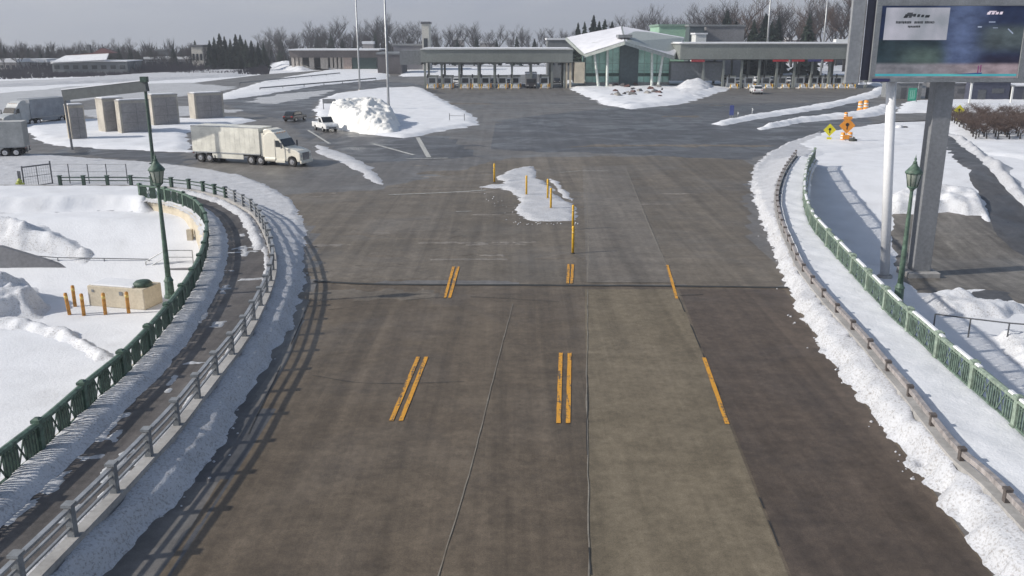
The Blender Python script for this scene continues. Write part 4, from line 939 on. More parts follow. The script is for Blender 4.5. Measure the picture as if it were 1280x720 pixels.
for x0, x1, yb_, yt, lab, mat in ((1120, 1152, 128, 104, 'low dark grey wall behind the green guide sign', m_mgrey), (1178, 1212, 130, 104, 'grey shed wall right of the sign pillar', M('shed_grey', (.16, .16, .17), .8)), (1213, 1262, 131, 103, 'dark navy shed on the far right below the screen', M('shed_navy', (.06, .065, .10), .8)), (1266, 1330, 131, 108, 'dark low shed at the right edge below the screen', M('shed_dark', (.07, .075, .10), .8))):
    a, b = P(x0, yb_ - 4), P(x1, yb_ - 4); h = PY(x0, yt, a.y).z; t = thing('low_shed', lab, 'shed', ((a + b) / 2 + Vector((0, 4, 0)))); Wd = b.x - a.x
    MB().box((0, 0, h / 2), (Wd, 7, h)).build('wall', mat, t); MB().box((0, 0, h + .12), (Wd + .3, 7.4, .24)).build('roof', m_snow, t)
    MB().box((-Wd * .2, -3.52, 1.1), (Wd * .2, .06, 2.2)).box((Wd * .2, -3.52, h * .55), (Wd * .3, .06, h * .25)).build('door', m_dgrey, t)
car('white van roof and side showing at the right edge beside the dark shed', P(1279, 124), R(5), m_wcar, s=1.3)

# ---------------------------------------------------------------- snow heap surroundings
p = P(412, 139); t = thing('notice_board', 'grey notice board on two legs beside the snow heap', 'sign', p); H = PY(412, 123, p.y).z; Wn = 16 / F * p.y
MB().box((0, 0, H - .45), (Wn, .1, .75)).build('board', m_mgrey, t)
for sx in (-.45, .45): MB().box((sx * Wn, .02, H * .35), (.12, .12, H * .8)).build('leg', m_mgrey, t)
p = P(435, 155); t = thing('utility_box', 'small brown utility box in front of the snow heap', 'box', p, R(10)); h = PY(435, 141, p.y).z; MB().box((0, 0, h / 2), (.75, .5, h)).build('case', M('utility_brown', (.12, .10, .09), .7), t, .03); MB().box((0, 0, h + .03), (.85, .6, .06)).build('lid', m_mgrey, t); MB().box((0, -.26, h * .5), (.55, .03, h * .7)).build('door', m_dgrey, t)
for x, yb_, top, lab, rad in ((450, 114, -60, 'tall thin pale lamp pole behind the snow heap', .2), (486, 138, -70, 'tall thin pale lamp pole at the right end of the snow heap', .2)):
    p = P(x, yb_); h = PY(x, top, p.y).z; t = thing('lamp_pole', lab, 'lamp pole', p, 0, 'high thin lamp poles')
    MB().lathe([(rad * 1.25, 0), (rad, 3), (rad * .6, h)], n=10).build('shaft', m_steel, t); MB().lathe([(rad * 2.2, 0), (rad * 2.2, .35), (rad * 1.4, .4)], n=10).build('base', m_conc_wall, t)
    mb = MB()
    for k in range(4): mb.box((.7 * math.cos(k * 1.57), .7 * math.sin(k * 1.57), h), (.5, .5, .25))
    mb.lathe([(.6, -.1), (.6, .1)], c=(0, 0, h), n=12); mb.build('lamp_head', m_mgrey, t)
for x, yb_, lab in ((562, 153, 'dark bush stub poking from the snow at the right end of the heap'),):
    p = P(x, yb_); t = thing('delineator', 'thin dark delineator posts at the right tip of the heap snow', 'post', p); MB().tube((0, 0, 0), (0, 0, 1.3), .05, .05, 6).build('post', m_dgrey, t); MB().tube((-.05, 0, 1.0), (2.2, -1, 1.0), .03, .03, 6).build('rail', m_dgrey, t); MB().tube((2.2, -1, 0), (2.2, -1, 1.3), .05, .05, 6).build('post', m_dgrey, t)

# ================================================================== FAR BUILDINGS
def box_px(mb, x0, x1, yt, yb, Y, dep):
    a, b = PY(x0, yb, Y), PY(x1, yt, Y); mb.box(((a.x + b.x) / 2, Y + dep / 2, (a.z + b.z) / 2), (b.x - a.x, dep, b.z - a.z)); return mb
def rel(mb, O): mb.v = [(x - O[0], y - O[1], z - O[2]) for x, y, z in mb.v]; return mb
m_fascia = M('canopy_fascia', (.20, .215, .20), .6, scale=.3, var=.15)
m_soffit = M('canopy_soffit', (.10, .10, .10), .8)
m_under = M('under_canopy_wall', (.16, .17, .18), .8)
m_bwhite, m_gtint = M('booth_white', (.62, .63, .62), .5, var=.1), M('green_glazing', (.36, .62, .53), .12, var=.3, scale=.4, spec=.7)
YC = 216.0
def canopy(label, x0, x1, yt, yb, cols):
    O = PY(x0, yb, YC); O.z = 0; t = thing('toll_canopy', label, 'canopy', O)
    rel(box_px(MB(), x0, x1, yt, yb, YC, 14), O).build('fascia', m_fascia, t)
    mb = MB(); box_px(mb, x0 - .6, x1 + .6, yt - .9, yt, YC - .3, 14.6); rel(mb, O).build('coping', m_bwhite, t)
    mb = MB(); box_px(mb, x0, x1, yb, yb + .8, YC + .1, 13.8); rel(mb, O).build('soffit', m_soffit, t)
    mb = MB(); a, b = PY(x0, yt, YC), PY(x1, yt, YC); mb.box(((a.x + b.x) / 2, YC + 7, a.z + .3), (b.x - a.x - 1, 13, .2)); rel(mb, O).build('roof_snow', m_snow, t)
    zc = PY(x0, yb, YC).z - .1
    for x in cols:
        p = PY(x, yb, YC + 1); rel(MB().box((p.x, YC + 1, zc / 2), (.5, .5, zc)), O).build('column', m_fascia, t)
        rel(MB().box((p.x, YC + 11, zc / 2), (.5, .5, zc)), O).build('column', m_fascia, t)
    return t, O
ct, cO = canopy('long grey toll canopy left of the glass building', 526, 716, 62, 78, (531, 552, 574, 598, 618, 640, 664, 690, 706))
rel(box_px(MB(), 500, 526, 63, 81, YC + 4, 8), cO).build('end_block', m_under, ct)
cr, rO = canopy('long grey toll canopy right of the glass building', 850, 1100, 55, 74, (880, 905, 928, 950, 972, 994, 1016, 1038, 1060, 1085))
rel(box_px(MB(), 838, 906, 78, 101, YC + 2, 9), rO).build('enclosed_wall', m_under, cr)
for x0, x1, c, y0, y1 in ((864, 881, (.30, .03, .04), 74.5, 77.5), (966, 986, (.42, .02, .03), 74.5, 77), (990, 1006, (.42, .02, .03), 74.5, 77), (1010, 1027, (.04, .04, .16), 74.2, 77), (1030, 1042, (.42, .05, .05), 74.5, 77)):
    rel(box_px(MB(), x0, x1, y0, y1, YC - .05, .1), rO).build('lane_sign', M('lane_sign', c, .5), cr)
rel(box_px(MB(), 1045, 1062, 49, 53.5, YC + 3, 2), rO).build('roof_unit', m_bwhite, cr)
def booth(): 
    t = thing('toll_booth', 'x', 'booth', (0, 0, 0), 0, 'toll booths')
    MB().box((0, 0, 1.35), (2.2, 3.4, 2.7)).build('shell', m_bwhite, t, .05)
    MB().box((0, -1.71, 1.75), (1.5, .05, 1.1)).build('window', m_glass, t)
    for sx in (-1.11, 1.11): MB().box((sx, -.3, 1.75), (.05, 2.2, 1.1)).build('window', m_glass, t)
    MB().box((0, 0, 2.78), (2.6, 3.9, .2)).build('roof', m_fascia, t)
    MB().box((0, -1.0, .12), (2.3, 8.0, .28)).build('island', m_conc_wall, t, .08)
    MB().beam((1.3, -1.6, 1.0), (4.0, -1.6, 1.05), .08, .12).build('barrier_arm', m_whitep, t); MB().box((1.3, -1.6, .6), (.35, .35, 1.0)).build('barrier_box', m_rust, t)
    MB().tube((-.9, -3.2, .2), (-.9, -3.2, 3.0), .06, .06, 6).build('signal_post', m_dgrey, t); MB().box((-.9, -3.25, 2.9), (.35, .2, .8)).build('signal', m_black, t)
    for x in (-.8, .8): MB().tube((x, -4.9, 0), (x, -4.9, 1.1), .12, .12, 8).build('guard_post', m_bollard, t)
    MB().box((0, -4.2, .55), (.9, .9, .8)).build('crash_block', m_bwhite, t, .1)
    MB().box((.2, -4.0, .33), (1.9, 2.0, .2)).build('snow_cap', m_snow, t, .08)
    return t
bo = booth(); first = True
ords = ['first', 'second', 'third', 'fourth', 'fifth', 'sixth', 'seventh', 'eighth', 'ninth', 'tenth', 'eleventh']
for side, xs_, y in (('left', (541, 560, 582, 596, 607, 628, 644, 680), 102), ('right', (912, 934, 955, 975, 997, 1014, 1030, 1044, 1056), 99)):
    for i, x in enumerate(xs_):
        p = PY(x, 100, YC + 3); p.z = 0; lab = '%s toll booth from the left under the %s canopy' % (ords[i], side)
        if first: bo.location = p; bo['label'] = lab; first = False
        else: dup(bo, p, 0, lab)
for x0, x1, y, sd in ((592, 622, 108, 71), (622, 655, 108.5, 72), (640, 688, 108.5, 73), (560, 590, 109, 74), (530, 560, 110, 75), (700, 730, 104, 76), (1000, 1030, 103, 78), (1030, 1062, 102.5, 79), (970, 1000, 103.5, 80)):
    snow(((x0, y), (x0 + 4, y - 3), (x1, y - 4), (x1 + 2, y - 1.5), (x0 + 14, y + .6)), 'lane_snow', .4, 1.5, .6, .45, .1, sd)
p = PY(664, 100, YC + 1); p.z = 0
t = thing('box_truck', 'dark box truck with snow on its roof waiting under the left canopy', 'truck', p, 0)
MB().box((0, 3, 1.9), (2.7, 6, 2.9)).build('box', m_mgrey, t, .1); MB().prof([(-.1, 0), (.1, 0), (.1, .1), (-.1, .1)], 0, .1).build('hitch', m_dgrey, t)
MB().box((0, -.9, 1.3), (2.4, 1.9, 1.9)).build('cab', M('dark_grey_cab', (.05, .045, .05), .4), t, .12); MB().box((0, -1.86, 1.75), (2.1, .05, .8)).build('windscreen', m_glass, t); MB().box((0, 3, 3.45), (2.8, 6.1, .35)).build('snow_cap', m_snow, t, .1)
for x in (-.95, .95):
    for y in (-.9, 4.6): MB().tube((x - .15, y, .45), (x + .15, y, .45), .45, .45, 12).build('wheel', m_tyre, t)
    MB().box((x * .85, -1.88, .75), (.35, .06, .2)).build('headlight', M('lens_pale', (.6, .6, .55), .2), t)

for x, y, a, m, lab in ((550, 105.5, -88, m_dcar, 'dark car in the first lane under the left canopy'), (571, 105, -92, m_wcar, 'white car in the second lane under the left canopy'), (589, 106, -90, m_gcar, 'grey car in the third lane under the left canopy'), (617, 105.5, -88, m_dcar, 'black car near the middle of the left canopy'), (636, 106, -91, m_scar, 'silver car left of the dark box truck under the left canopy'), (696, 105, -90, m_dcar, 'dark car at the right end of the left canopy'), (1023, 103, -90, m_dcar, 'black car deep under the right end of the right canopy'), (940, 102.5, -90, m_dcar, 'black car tucked behind the white car under the right canopy')):
    car(lab, P(x, y), R(a), m, group='cars under the canopies')
# central glass building with its folded roof
YB = 212.0
fr = PY(781, 52, YB); fl = PY(730, 68.5, YB + 5); frr = PY(843, 71, YB + 5); bkl = PY(707, 47, YB + 26); bkr = PY(856, 47, YB + 26); bk = PY(777, 33, YB + 30)
O = Vector((fr.x, YB + 8, 0)); t = thing('glass_building', 'glass inspection building with a snowy folded roof and slanted white columns', 'building', O)
mb = MB(); th = Vector((0, 0, -.7)); L_ = [fl, fr, bk, bkl]; R_ = [fr, frr, bkr, bk]
for q in (L_, R_):
    vs = [a - O for a in q] + [a - O + th for a in q]; mb.add(vs, [(0, 1, 2, 3), (7, 6, 5, 4), (0, 4, 5, 1), (1, 5, 6, 2), (2, 6, 7, 3), (3, 7, 4, 0)])
rf = mb.build('roof', M('roof_metal', (.34, .37, .35), .5), t)
mb = MB()
for q, sd in ((L_, 1), (R_, 2)):
    a, b, c_, d_ = [v - O for v in q]; n = 22; vs = []
    for i in range(n + 1):
        for j in range(n + 1):
            u, v = .015 + .97 * i / n, .015 + .97 * j / n; p = (a * (1 - u) + b * u) * (1 - v) + (d_ * (1 - u) + c_ * u) * v
            h = .03 + .14 * float(fbm(np.array([u * 5 + sd * 7]), np.array([v * 5]), 9)[0] + .5); vs.append(p + Vector((0, 0, h)))
    mb.add(vs, [(i * (n + 1) + j, (i + 1) * (n + 1) + j, (i + 1) * (n + 1) + j + 1, i * (n + 1) + j + 1) for i in range(n) for j in range(n)], True)
mb.build('snow_sheet', snow_mat('roof_snow', .06, (.72, .72, .76), speck=.1), rf)
mb = MB(); k = fr.lerp(bk, .22) - O; mb.box((k.x, k.y, k.z + .4), (3.2, 5.5, .7)); mb.build('ridge_vent', m_mgrey, rf)
yg = YB + 9; gx0, gx1, gm0, gm1 = PY(732, 90, yg).x, PY(836, 90, yg).x, PY(774, 90, yg).x, PY(797, 90, yg).x
def wall_top(x):
    xa = (x - fl.x) / (fr.x - fl.x) if x < fr.x else (frr.x - x) / (frr.x - fr.x); return 6.9 + max(0, min(1, xa)) * 3.2
for a, b, nm in ((gx0, gm0 - .05, 'l'), (gm1 + .05, gx1, 'r')):
    mb = MB(); mb.add([(a - O.x, yg - O.y, 1.2), (b - O.x, yg - O.y, 1.2), (b - O.x, yg - O.y, wall_top(b)), (a - O.x, yg - O.y, wall_top(a)), (a - O.x, yg + 12 - O.y, 1.2), (b - O.x, yg + 12 - O.y, 1.2), (b - O.x, yg + 12 - O.y, wall_top(b)), (a - O.x, yg + 12 - O.y, wall_top(a))], [(0, 1, 2, 3), (7, 6, 5, 4), (0, 4, 5, 1), (1, 5, 6, 2), (2, 6, 7, 3), (3, 7, 4, 0)])
    gz = mb.build('glazing', m_gtint, t)
    mb = MB(); k = 5
    for i in range(k + 1):
        x = a + (b - a) * i / k; mb.box((x - O.x, yg - .08 - O.y, (wall_top(x) + 1.2) / 2), (.12, .14, wall_top(x) - 1.2))
    for z in (2.6, 4.0, 5.6): mb.box(((a + b) / 2 - O.x, yg - .06 - O.y, z), (b - a, .11, .12))
    mb.build('mullion', M('mullion_green', (.25, .38, .32), .5), gz)
    MB().box(((a + b) / 2 - O.x, yg - .1 - O.y, 3.0), (b - a, .10, .7)).build('spandrel', M('spandrel_dark', (.03, .08, .06), .4), gz)
    MB().box(((a + b) / 2 - O.x, yg + 5.9 - O.y, .6), (b - a + .3, 12.3, 1.2)).build('plinth', m_conc_wall, t)
MB().box(((gm0 + gm1) / 2 - O.x, yg + 5.4 - O.y, 5.0), (gm1 - gm0, 12.4, 10.0)).build('core_wall', M('core_grey', (.07, .10, .11), .6), t)
for xt, yt_, xb, yb_ in ((743, 67, 748.5, 104), (759.5, 62, 759, 104), (815, 62, 815, 104), (829, 67, 822.5, 104)):
    a, b = PY(xt, yt_, YB + 5.5), PY(xb, yb_, YB + 4.5); b.z = -.1; MB().tube(b - O, a - O, .36, .28, 10).build('column', M('column_white', (.62, .66, .62), .5), t)
mb = MB(); box_px(mb, 718, 731, 78, 104, YB + 4, 8); rel(mb, O).build('side_wing', m_cream, t)
for x in (708, 713): p = PY(x, 90, YB + 5); rel(MB().box((p.x, p.y, 3), (.5, .5, 6)), O).build('column', m_cream, t)
# rubble on the snow in front
rn = random.Random(12); mrub = [M('rubble_red', (.10, .05, .045), .8), M('rubble_dark', (.06, .055, .06), .8), M('rubble_grey', (.22, .21, .2), .8)]
for i in range(38):
    p = P(rn.uniform(762, 830), rn.uniform(104, 112) if i < 20 else rn.uniform(112, 124)); s_ = rn.uniform(.5, 1.5)
    mb = MB(); mb.box((0, 0, .15 * s_), (1.5 * s_, .8 * s_, .5 * s_), 0, .6); mb.v = [(x + rn.uniform(-.12, .12), y + rn.uniform(-.12, .12), z + rn.uniform(-.08, .08)) for x, y, z in mb.v]
    o = mb.build('rubble_chunk', mrub[i % 3], None, .04); o.location = (p.x, p.y, .55); o.rotation_euler = (rn.uniform(-.4, .4), rn.uniform(-.4, .4), rn.uniform(0, 6)); tag(o, '%s chunk of rubble lying on the snow before the glass building' % ('dark red', 'blackish', 'grey')[i % 3], 'rubble', 'rubble chunks on the snow')
# buildings behind
def block(name, label, cat, x0, x1, yt, yb, Y, dep, mat, roofm=None, win=0, rh=.5, wm=None):
    O = PY((x0 + x1) / 2, yb, Y); O.z = 0; t = thing(name, label, cat, O); a, b = PY(x0, yt, Y), PY(x1, yt, Y); W = b.x - a.x; H = a.z
    MB().box((0, dep / 2, H / 2), (W, dep, H)).build('wall', mat, t); MB().box((0, dep / 2, H + rh / 2), (W + .6, dep + .6, rh)).build('roof', roofm or m_snow, t)
    for i in range(win):
        x = -W / 2 + W * (i + .5) / win; f = MB().box((x, -.04, H * .55), (W / win * .55, .1, H * .3)).build('window', wm or m_glass, t)
    return t
block('green_building', 'pale green flat building rising behind the folded roof', 'building', 822, 860, 33, 80, 268, 18, M('pale_green_cladding', (.30, .48, .36), .6, scale=.2), M('green_roof', (.2, .3, .24), .6), 0, .6)
block('dark_building', 'dark slate block between the pale green and grey buildings', 'building', 859.5, 878, 33, 80, 262, 14, M('slate_cladding', (.07, .09, .10), .6), m_mgrey, 2, .5)
block('grey_building', 'grey flat building with pale window strip behind the right canopy', 'building', 880, 928, 33, 80, 272, 16, M('grey_cladding', (.20, .20, .21), .7, scale=.2), m_mgrey, 4, .5)
block('white_building', 'small white building just right of the slate block', 'building', 868, 881, 43, 80, 250, 6, m_bwhite, m_snow, 1, .4)
block('roof_house', 'low grey rooftop house behind the left canopy near the folded roof', 'building', 684, 716, 50, 80, 250, 10, m_under, m_snow, 3, .5)
# colonnaded long building on the left
O = PY(418, 84, 335); O.z = 0; t = thing('colonnade_building', 'long low brown building with pale columns on the left', 'building', O)
rel(box_px(MB(), 362, 472, 63, 72, 335, 20), O).build('fascia', M('brown_fascia', (.14, .12, .115), .8, scale=.2), t); rel(box_px(MB(), 362, 472, 72, 85, 341, 13), O).build('wall', M('dark_recess', (.05, .05, .055), .8), t); rel(box_px(MB(), 360, 474, 61.5, 63, 334, 22), O).build('roof_snow', m_snow, t)
for i, x in enumerate((366, 371, 376, 388, 402, 408, 414, 419, 424, 429)): rel(box_px(MB(), x - 1, x + 1.4 + (2.5 if i in (3, 4) else 0), 71.5, 86, 336.5, 1), O).build('column', M('pale_column', (.52, .47, .42), .8), t)
rel(box_px(MB(), 430, 440, 71.5, 86, 336, 4), O).build('pier', M('pinkish_wall', (.42, .33, .29), .8), t); rel(box_px(MB(), 440, 470, 72, 86, 336, 4), O).build('door', M('dark_green_recess', (.04, .07, .065), .6), t)
block('brick_block', 'brownish block joining the colonnade and the toll canopy', 'building', 472, 502, 68, 84, 300, 16, M('brown_block', (.11, .10, .105), .8, scale=.3), m_mgrey, 0, .6)
block('upper_building', 'dark flat building standing above the brownish block', 'building', 492, 536, 57, 70, 330, 14, M('dusk_grey', (.15, .15, .17), .8, scale=.3), m_mgrey, 5, .5)
block('white_tower_house', 'pale tower house with dark roof behind the left end of the toll canopy', 'building', 528, 537, 30, 70, 325, 8, M('pale_tower', (.55, .53, .48), .7), m_dgrey, 1, .8)
block('long_house', 'long low house with snowy roof at the far left', 'building', 66, 160, 77, 90, 300, 12, M('long_house_wall', (.13, .14, .15), .8, scale=.3), None, 8, .3)
a, b = PY(64, 77, 300), PY(134, 71, 300)
O = Vector(((a.x + b.x) / 2, 300, 0)); lh = [o for o in bpy.data.objects if o.name.startswith('long_house')][0]
mb = MB(); W = b.x - a.x; zA = a.z; mb.add([(-W / 2, -1, zA - .3), (W / 2, -1, zA + .6), (W / 2 - 2, 6, zA + 2.5), (-W / 2 + 2, 6, zA + 1.8)], [(0, 1, 2, 3)]); mb.add([(-W / 2, -1, zA - .6), (W / 2, -1, zA + .3), (W / 2 - 2, 6, zA + 2.2), (-W / 2 + 2, 6, zA + 1.5)], [(3, 2, 1, 0)])
rr_ = mb.build('roof_slope', m_snow, lh); rr_.location.x = O.x - lh.location.x
mb = MB(); mb.prof([(-W * .45, zA + 1.8), (W * .1, zA + 2.6), (W * .28, zA + 4.2), (W * .5, zA + 2.6)], 6, 9); q = mb.build('roof_ridge', M('red_brown_roof', (.14, .06, .06), .8), lh); q.location.x = O.x - lh.location.x
MB().box((O.x - lh.location.x, 8, zA + 4), (1.0, 1, 2.6)).build('chimney', m_dgrey, lh)
block('far_house', 'grey house with a dark box on its roof left of the conifers', 'house', 182, 232, 74, 86, 350, 10, M('far_house_grey', (.20, .20, .22), .8), None, 6, .8)
block('far_house', 'square dark tower house above the grey house left of the conifers', 'house', 198, 208, 63, 86, 372, 7, m_dgrey, m_mgrey, 2, .5)
block('far_house', 'pale two storey house half hidden among dark trees at left', 'house', 241, 255, 59, 84, 345, 8, M('pale_render', (.55, .52, .47), .8), m_dgrey, 3, .8)
for x0, x1, yt, yb_, Y, lab in ((345, 352, 58, 72, 520, 'tiny snow roofed house left of the colonnade trees'), (385, 410, 60, 72, 480, 'white roofed long house behind the colonnade'), (454, 467, 55, 70, 420, 'white box shaped house above the colonnade roof'), (565, 580, 50, 72, 520, 'small white gabled house behind the middle of the left canopy'), (600, 622, 54, 70, 540, 'faint long house behind the left canopy'), (985, 1010, 50, 70, 420, 'low snow roofed house among trees behind the right canopy'), (1014, 1036, 52, 70, 440, 'low pale house among trees behind the right canopy, near the screen'), (0, 22, 78, 92, 320, 'low dark house with snow patches at the far left edge'), (28, 60, 78, 91, 330, 'low shed with white roof at the far left among bare trees')):
    block('far_house', lab, 'house', x0, x1, yt, yb_, Y, 9, M('far_wall', (.30, .28, .27), .8), None, 3, 1.2)
for x, yt, lab, w_ in ((942, -4, 'thin lattice mast rising behind the grey building', .9), (958, -30, 'pale lamp pole behind the right canopy', .35), (1028, -20, 'pale lamp pole behind the right canopy, close to the screen sign', .3)):
    p = PY(x, 70, 262 if w_ < .5 else 420); h = PY(x, yt, p.y).z; t = thing('lattice_mast' if w_ > .5 else 'lamp_pole', lab, 'mast' if w_ > .5 else 'lamp pole', (p.x, p.y, 0))
    if w_ > .5:
        mb = MB()
        for k in range(3): c_, s_ = math.cos(k * 2.09), math.sin(k * 2.09); mb.tube((w_ * c_, w_ * s_, 0), (w_ * .6 * c_, w_ * .6 * s_, h), .12, .09, 4)
        mb.build('leg', m_mgrey, t); mb = MB()
        for k in range(24):
            z = h * k / 24; a0, a1 = k * 2.09, (k + 1) * 2.09; mb.tube((w_ * .85 * math.cos(a0), w_ * .85 * math.sin(a0), z), (w_ * .85 * math.cos(a1), w_ * .85 * math.sin(a1), z + h / 24), .06, .06, 4)
        mb.build('bracing', m_mgrey, t)
    else: MB().lathe([(w_, 0), (w_ * .6, h)], n=8).build('shaft', m_steel, t); MB().box((0, -.6, h), (1.0, 1.6, .3)).build('lamp_head', m_mgrey, t)
# road sign frame / fence beyond the left roads
for x0, x1, y, lab in ((300, 425, 104, 'low rail along the snowy bank left of the lamp poles'), (325, 470, 111, 'second low rail nearer the road left of the lamp poles')):
    a, b = P(x0, y + 3), P(x1, y - 10); n = 7
    t = thing('road_rail', lab, 'guardrail', a); d_ = b - a
    MB().beam(up * .7, d_ + up * .7, .08, .3).build('beam', m_mgrey, t)
    for k in range(n): MB().box(tuple(d_ * (k / (n - 1)) + up * .35), (.12, .12, .8)).build('post', m_dgrey, t)

# ================================================================== TREES
m_bark = M('grey_bark', (.042, .038, .038), .9); m_twig = M('bare_twigs', (.045, .041, .044), .9); m_twig2 = M('reddish_twigs', (.10, .07, .06), .9)
m_needle = M('dark_needles', (.022, .040, .032), .8, scale=1, var=.5); m_needle2 = M('evergreen_needles', (.035, .058, .040), .8, scale=1, var=.5)
def bare_tree(seed, H, sp_, twm, label, group):
    rn = random.Random(seed); t = thing('bare_tree', label, 'tree', (0, 0, 0), 0, group)
    tk, tw = MB(), MB()
    def grow(p, d, L, r, lv):
        n = 3; q = p
        for i in range(n):
            d2 = (d + Vector((rn.uniform(-.18, .18), rn.uniform(-.18, .18), rn.uniform(0, .12)))).normalized(); e = q + d2 * L / n
            (tk if lv < 2 else tw).tube(q, e, r * (1 - i / n * .5), r * (1 - (i + 1) / n * .5), 5 if lv < 2 else 3); q, d = e, d2
            if lv < 4:
                for k in range(rn.choice((1, 2, 2, 3)) if lv > 0 or i > 0 else 0):
                    a = rn.uniform(0, 6.28); side = Vector((math.cos(a), math.sin(a), rn.uniform(.1, .8))); grow(q, (d * .7 + side * sp_).normalized(), L * rn.uniform(.5, .72), r * .5, lv + 1)
    grow(Vector((0, 0, -.2)), Vector((0, 0, 1)), H * .55, H * .025, 0)
    tk.build('trunk', m_bark, t); tw.build('crown', twm, t); return t
def conifer(seed, H, W, mat, label, group):
    rn = random.Random(seed); t = thing('conifer_tree', label, 'tree', (0, 0, 0), 0, group)
    MB().lathe([(H * .02, -.2), (H * .006, H * .97)], n=6).build('trunk', m_bark, t); mb = MB()
    for k in range(520):
        u = rn.random() ** .75; z = H * (.06 + .94 * u); rr_ = W * (1 - u) ** .85 * rn.uniform(.45, 1.1) + .12; a = rn.uniform(0, 6.28); c_, s_ = math.cos(a), math.sin(a)
        drop = rr_ * rn.uniform(.2, .5); w_ = rr_ * rn.uniform(.16, .3) + .1; b0 = Vector((c_ * rr_ * .15, s_ * rr_ * .15, z)); e = Vector((c_ * rr_, s_ * rr_, z - drop)); sd = Vector((-s_, c_, 0)) * w_
        mb.add([b0, (b0 + e) / 2 + sd, e, (b0 + e) / 2 - sd + Vector((0, 0, rn.uniform(-.2, .2)))], [(0, 1, 2, 3)])
        mb.add([b0, (b0 + e) / 2 + Vector((0, 0, w_ * .6)), e, (b0 + e) / 2 - Vector((0, 0, w_ * .9))], [(0, 1, 2, 3)])
    mb.build('crown', mat, t); return t
def place(protos, spots, labf, group):
    for i, (x, yb_, yt, Y) in enumerate(spots):
        pr = protos[i % len(protos)]; p = PY(x, yb_, Y); dz = float(drop(Y)); H = PY(x, yt, Y).z + dz; rnd = random.Random(i * 7 + int(x)); s_ = H / pr['h']
        dup(pr, (p.x, Y, -dz), rnd.uniform(0, 6), labf(i, x), group, (s_ * rnd.uniform(.85, 1.15), s_ * rnd.uniform(.85, 1.15), s_))
def mk(f, *a):
    o = f(*a); o['h'] = a[1]; return o
protoB = [mk(bare_tree, s_, 14.0, .85, m_twig, 'x', 'g') for s_ in (1, 2, 3, 5)]
protoR = [mk(bare_tree, s_, 14.0, .8, m_twig2, 'x', 'g') for s_ in (11, 12)]
protoC = [mk(conifer, s_, 16.0, 4.6, m, 'x', 'g') for s_, m in ((21, m_needle), (22, m_needle2), (23, m_needle))]
rn = random.Random(5)
sp_ = [(x + rn.uniform(-3, 3), 80, rn.uniform(54, 66), rn.uniform(330, 420)) for x in list(range(-20, 262, 6))]
place(protoB, sp_, lambda i, x: 'bare grey tree in the far row left of the dark conifers', 'bare trees at the far left')
sp_ = [(x, 80, y, rn.uniform(325, 360)) for x, y in ((264, 50), (270, 46), (277, 41), (283, 45), (290, 48), (297, 42), (303, 43), (309, 49), (316, 50), (324, 52), (331, 52), (286, 58), (300, 60), (312, 62), (272, 60), (322, 62), (246, 50), (252, 56), (218, 58), (-6, 60), (8, 58), (24, 62), (38, 59), (52, 62), (62, 57), (140, 61), (150, 58), (164, 60), (174, 63), (190, 60), (228, 62), (112, 64))]
place(protoC, sp_, lambda i, x: 'dark conifer in the dense clump at the left' if x > 260 else ('dark conifer scattered among the bare trees at the far left' if x < 200 else 'lone dark conifer left of the conifer clump near the houses'), 'conifers in the left clump')
protoK = [mk(bare_tree, s_, 11.0, 1.0, m_twig, 'x', 'g') for s_ in (31, 32, 33)]
sp_ = [(x + rn.uniform(-4, 4), 80, rn.uniform(58, 70), rn.uniform(315, 400)) for x in list(range(-30, 262, 5))]
place(protoK, sp_, lambda i, x: 'low dense bare tree in the understorey of the far left wood', 'low dense trees at the far left')
sp_ = [(x + rn.uniform(-4, 4), 72, rn.uniform(42, 54), rn.uniform(400, 470)) for x in list(range(330, 540, 9))]
place(protoK, sp_, lambda i, x: 'low dense bare tree behind the colonnade building', 'low dense trees behind the colonnade')
sp_ = [(x + rn.uniform(-2, 2), 70, y + rn.uniform(-3, 3), rn.uniform(430, 520)) for x, y in [(332, 46), (340, 44), (349, 39), (356, 42), (366, 44), (375, 46), (385, 42), (394, 37), (402, 36), (411, 33), (418, 36), (425, 40), (434, 45), (440, 38), (448, 40), (458, 42), (466, 36), (473, 31), (480, 29), (488, 30), (495, 33), (505, 36), (515, 34), (523, 36), (540, 38), (552, 40), (563, 36), (575, 42), (588, 36), (600, 38), (612, 44), (625, 42), (640, 38), (652, 40), (663, 44), (674, 42), (684, 40), (696, 44), (706, 40)]]
place(protoB, sp_, lambda i, x: 'bare rounded tree behind the colonnade and left canopy', 'bare trees behind the left canopy')
sp_ = [(x, 72, y, rn.uniform(420, 480)) for x, y in ((338, 48), (352, 46), (371, 50), (398, 44), (415, 42), (429, 48), (444, 46), (470, 40), (484, 38), (512, 44), (546, 46), (572, 48), (596, 46), (621, 49), (646, 45), (668, 48), (690, 46))]
place(protoC, sp_, lambda i, x: 'dark conifer scattered among the bare trees behind the left canopy and colonnade', 'conifers behind the left canopy')
sp_ = [(x, 70, y, rn.uniform(300, 340)) for x, y in ((722, 28), (730, 27), (741, 18), (748, 26), (755, 24), (764, 26))]
place(protoC, sp_, lambda i, x: 'dark conifer rising behind the left slope of the folded roof', 'conifers behind the folded roof')
sp_ = [(x, 70, y, rn.uniform(400, 470)) for x, y in ((775, 24), (790, 23), (800, 26), (811, 21), (824, 24), (836, 25), (848, 26), (862, 20), (874, 24))]
place(protoB, sp_, lambda i, x: 'faint bare tree behind the right slope of the folded roof', 'bare trees behind the folded roof')
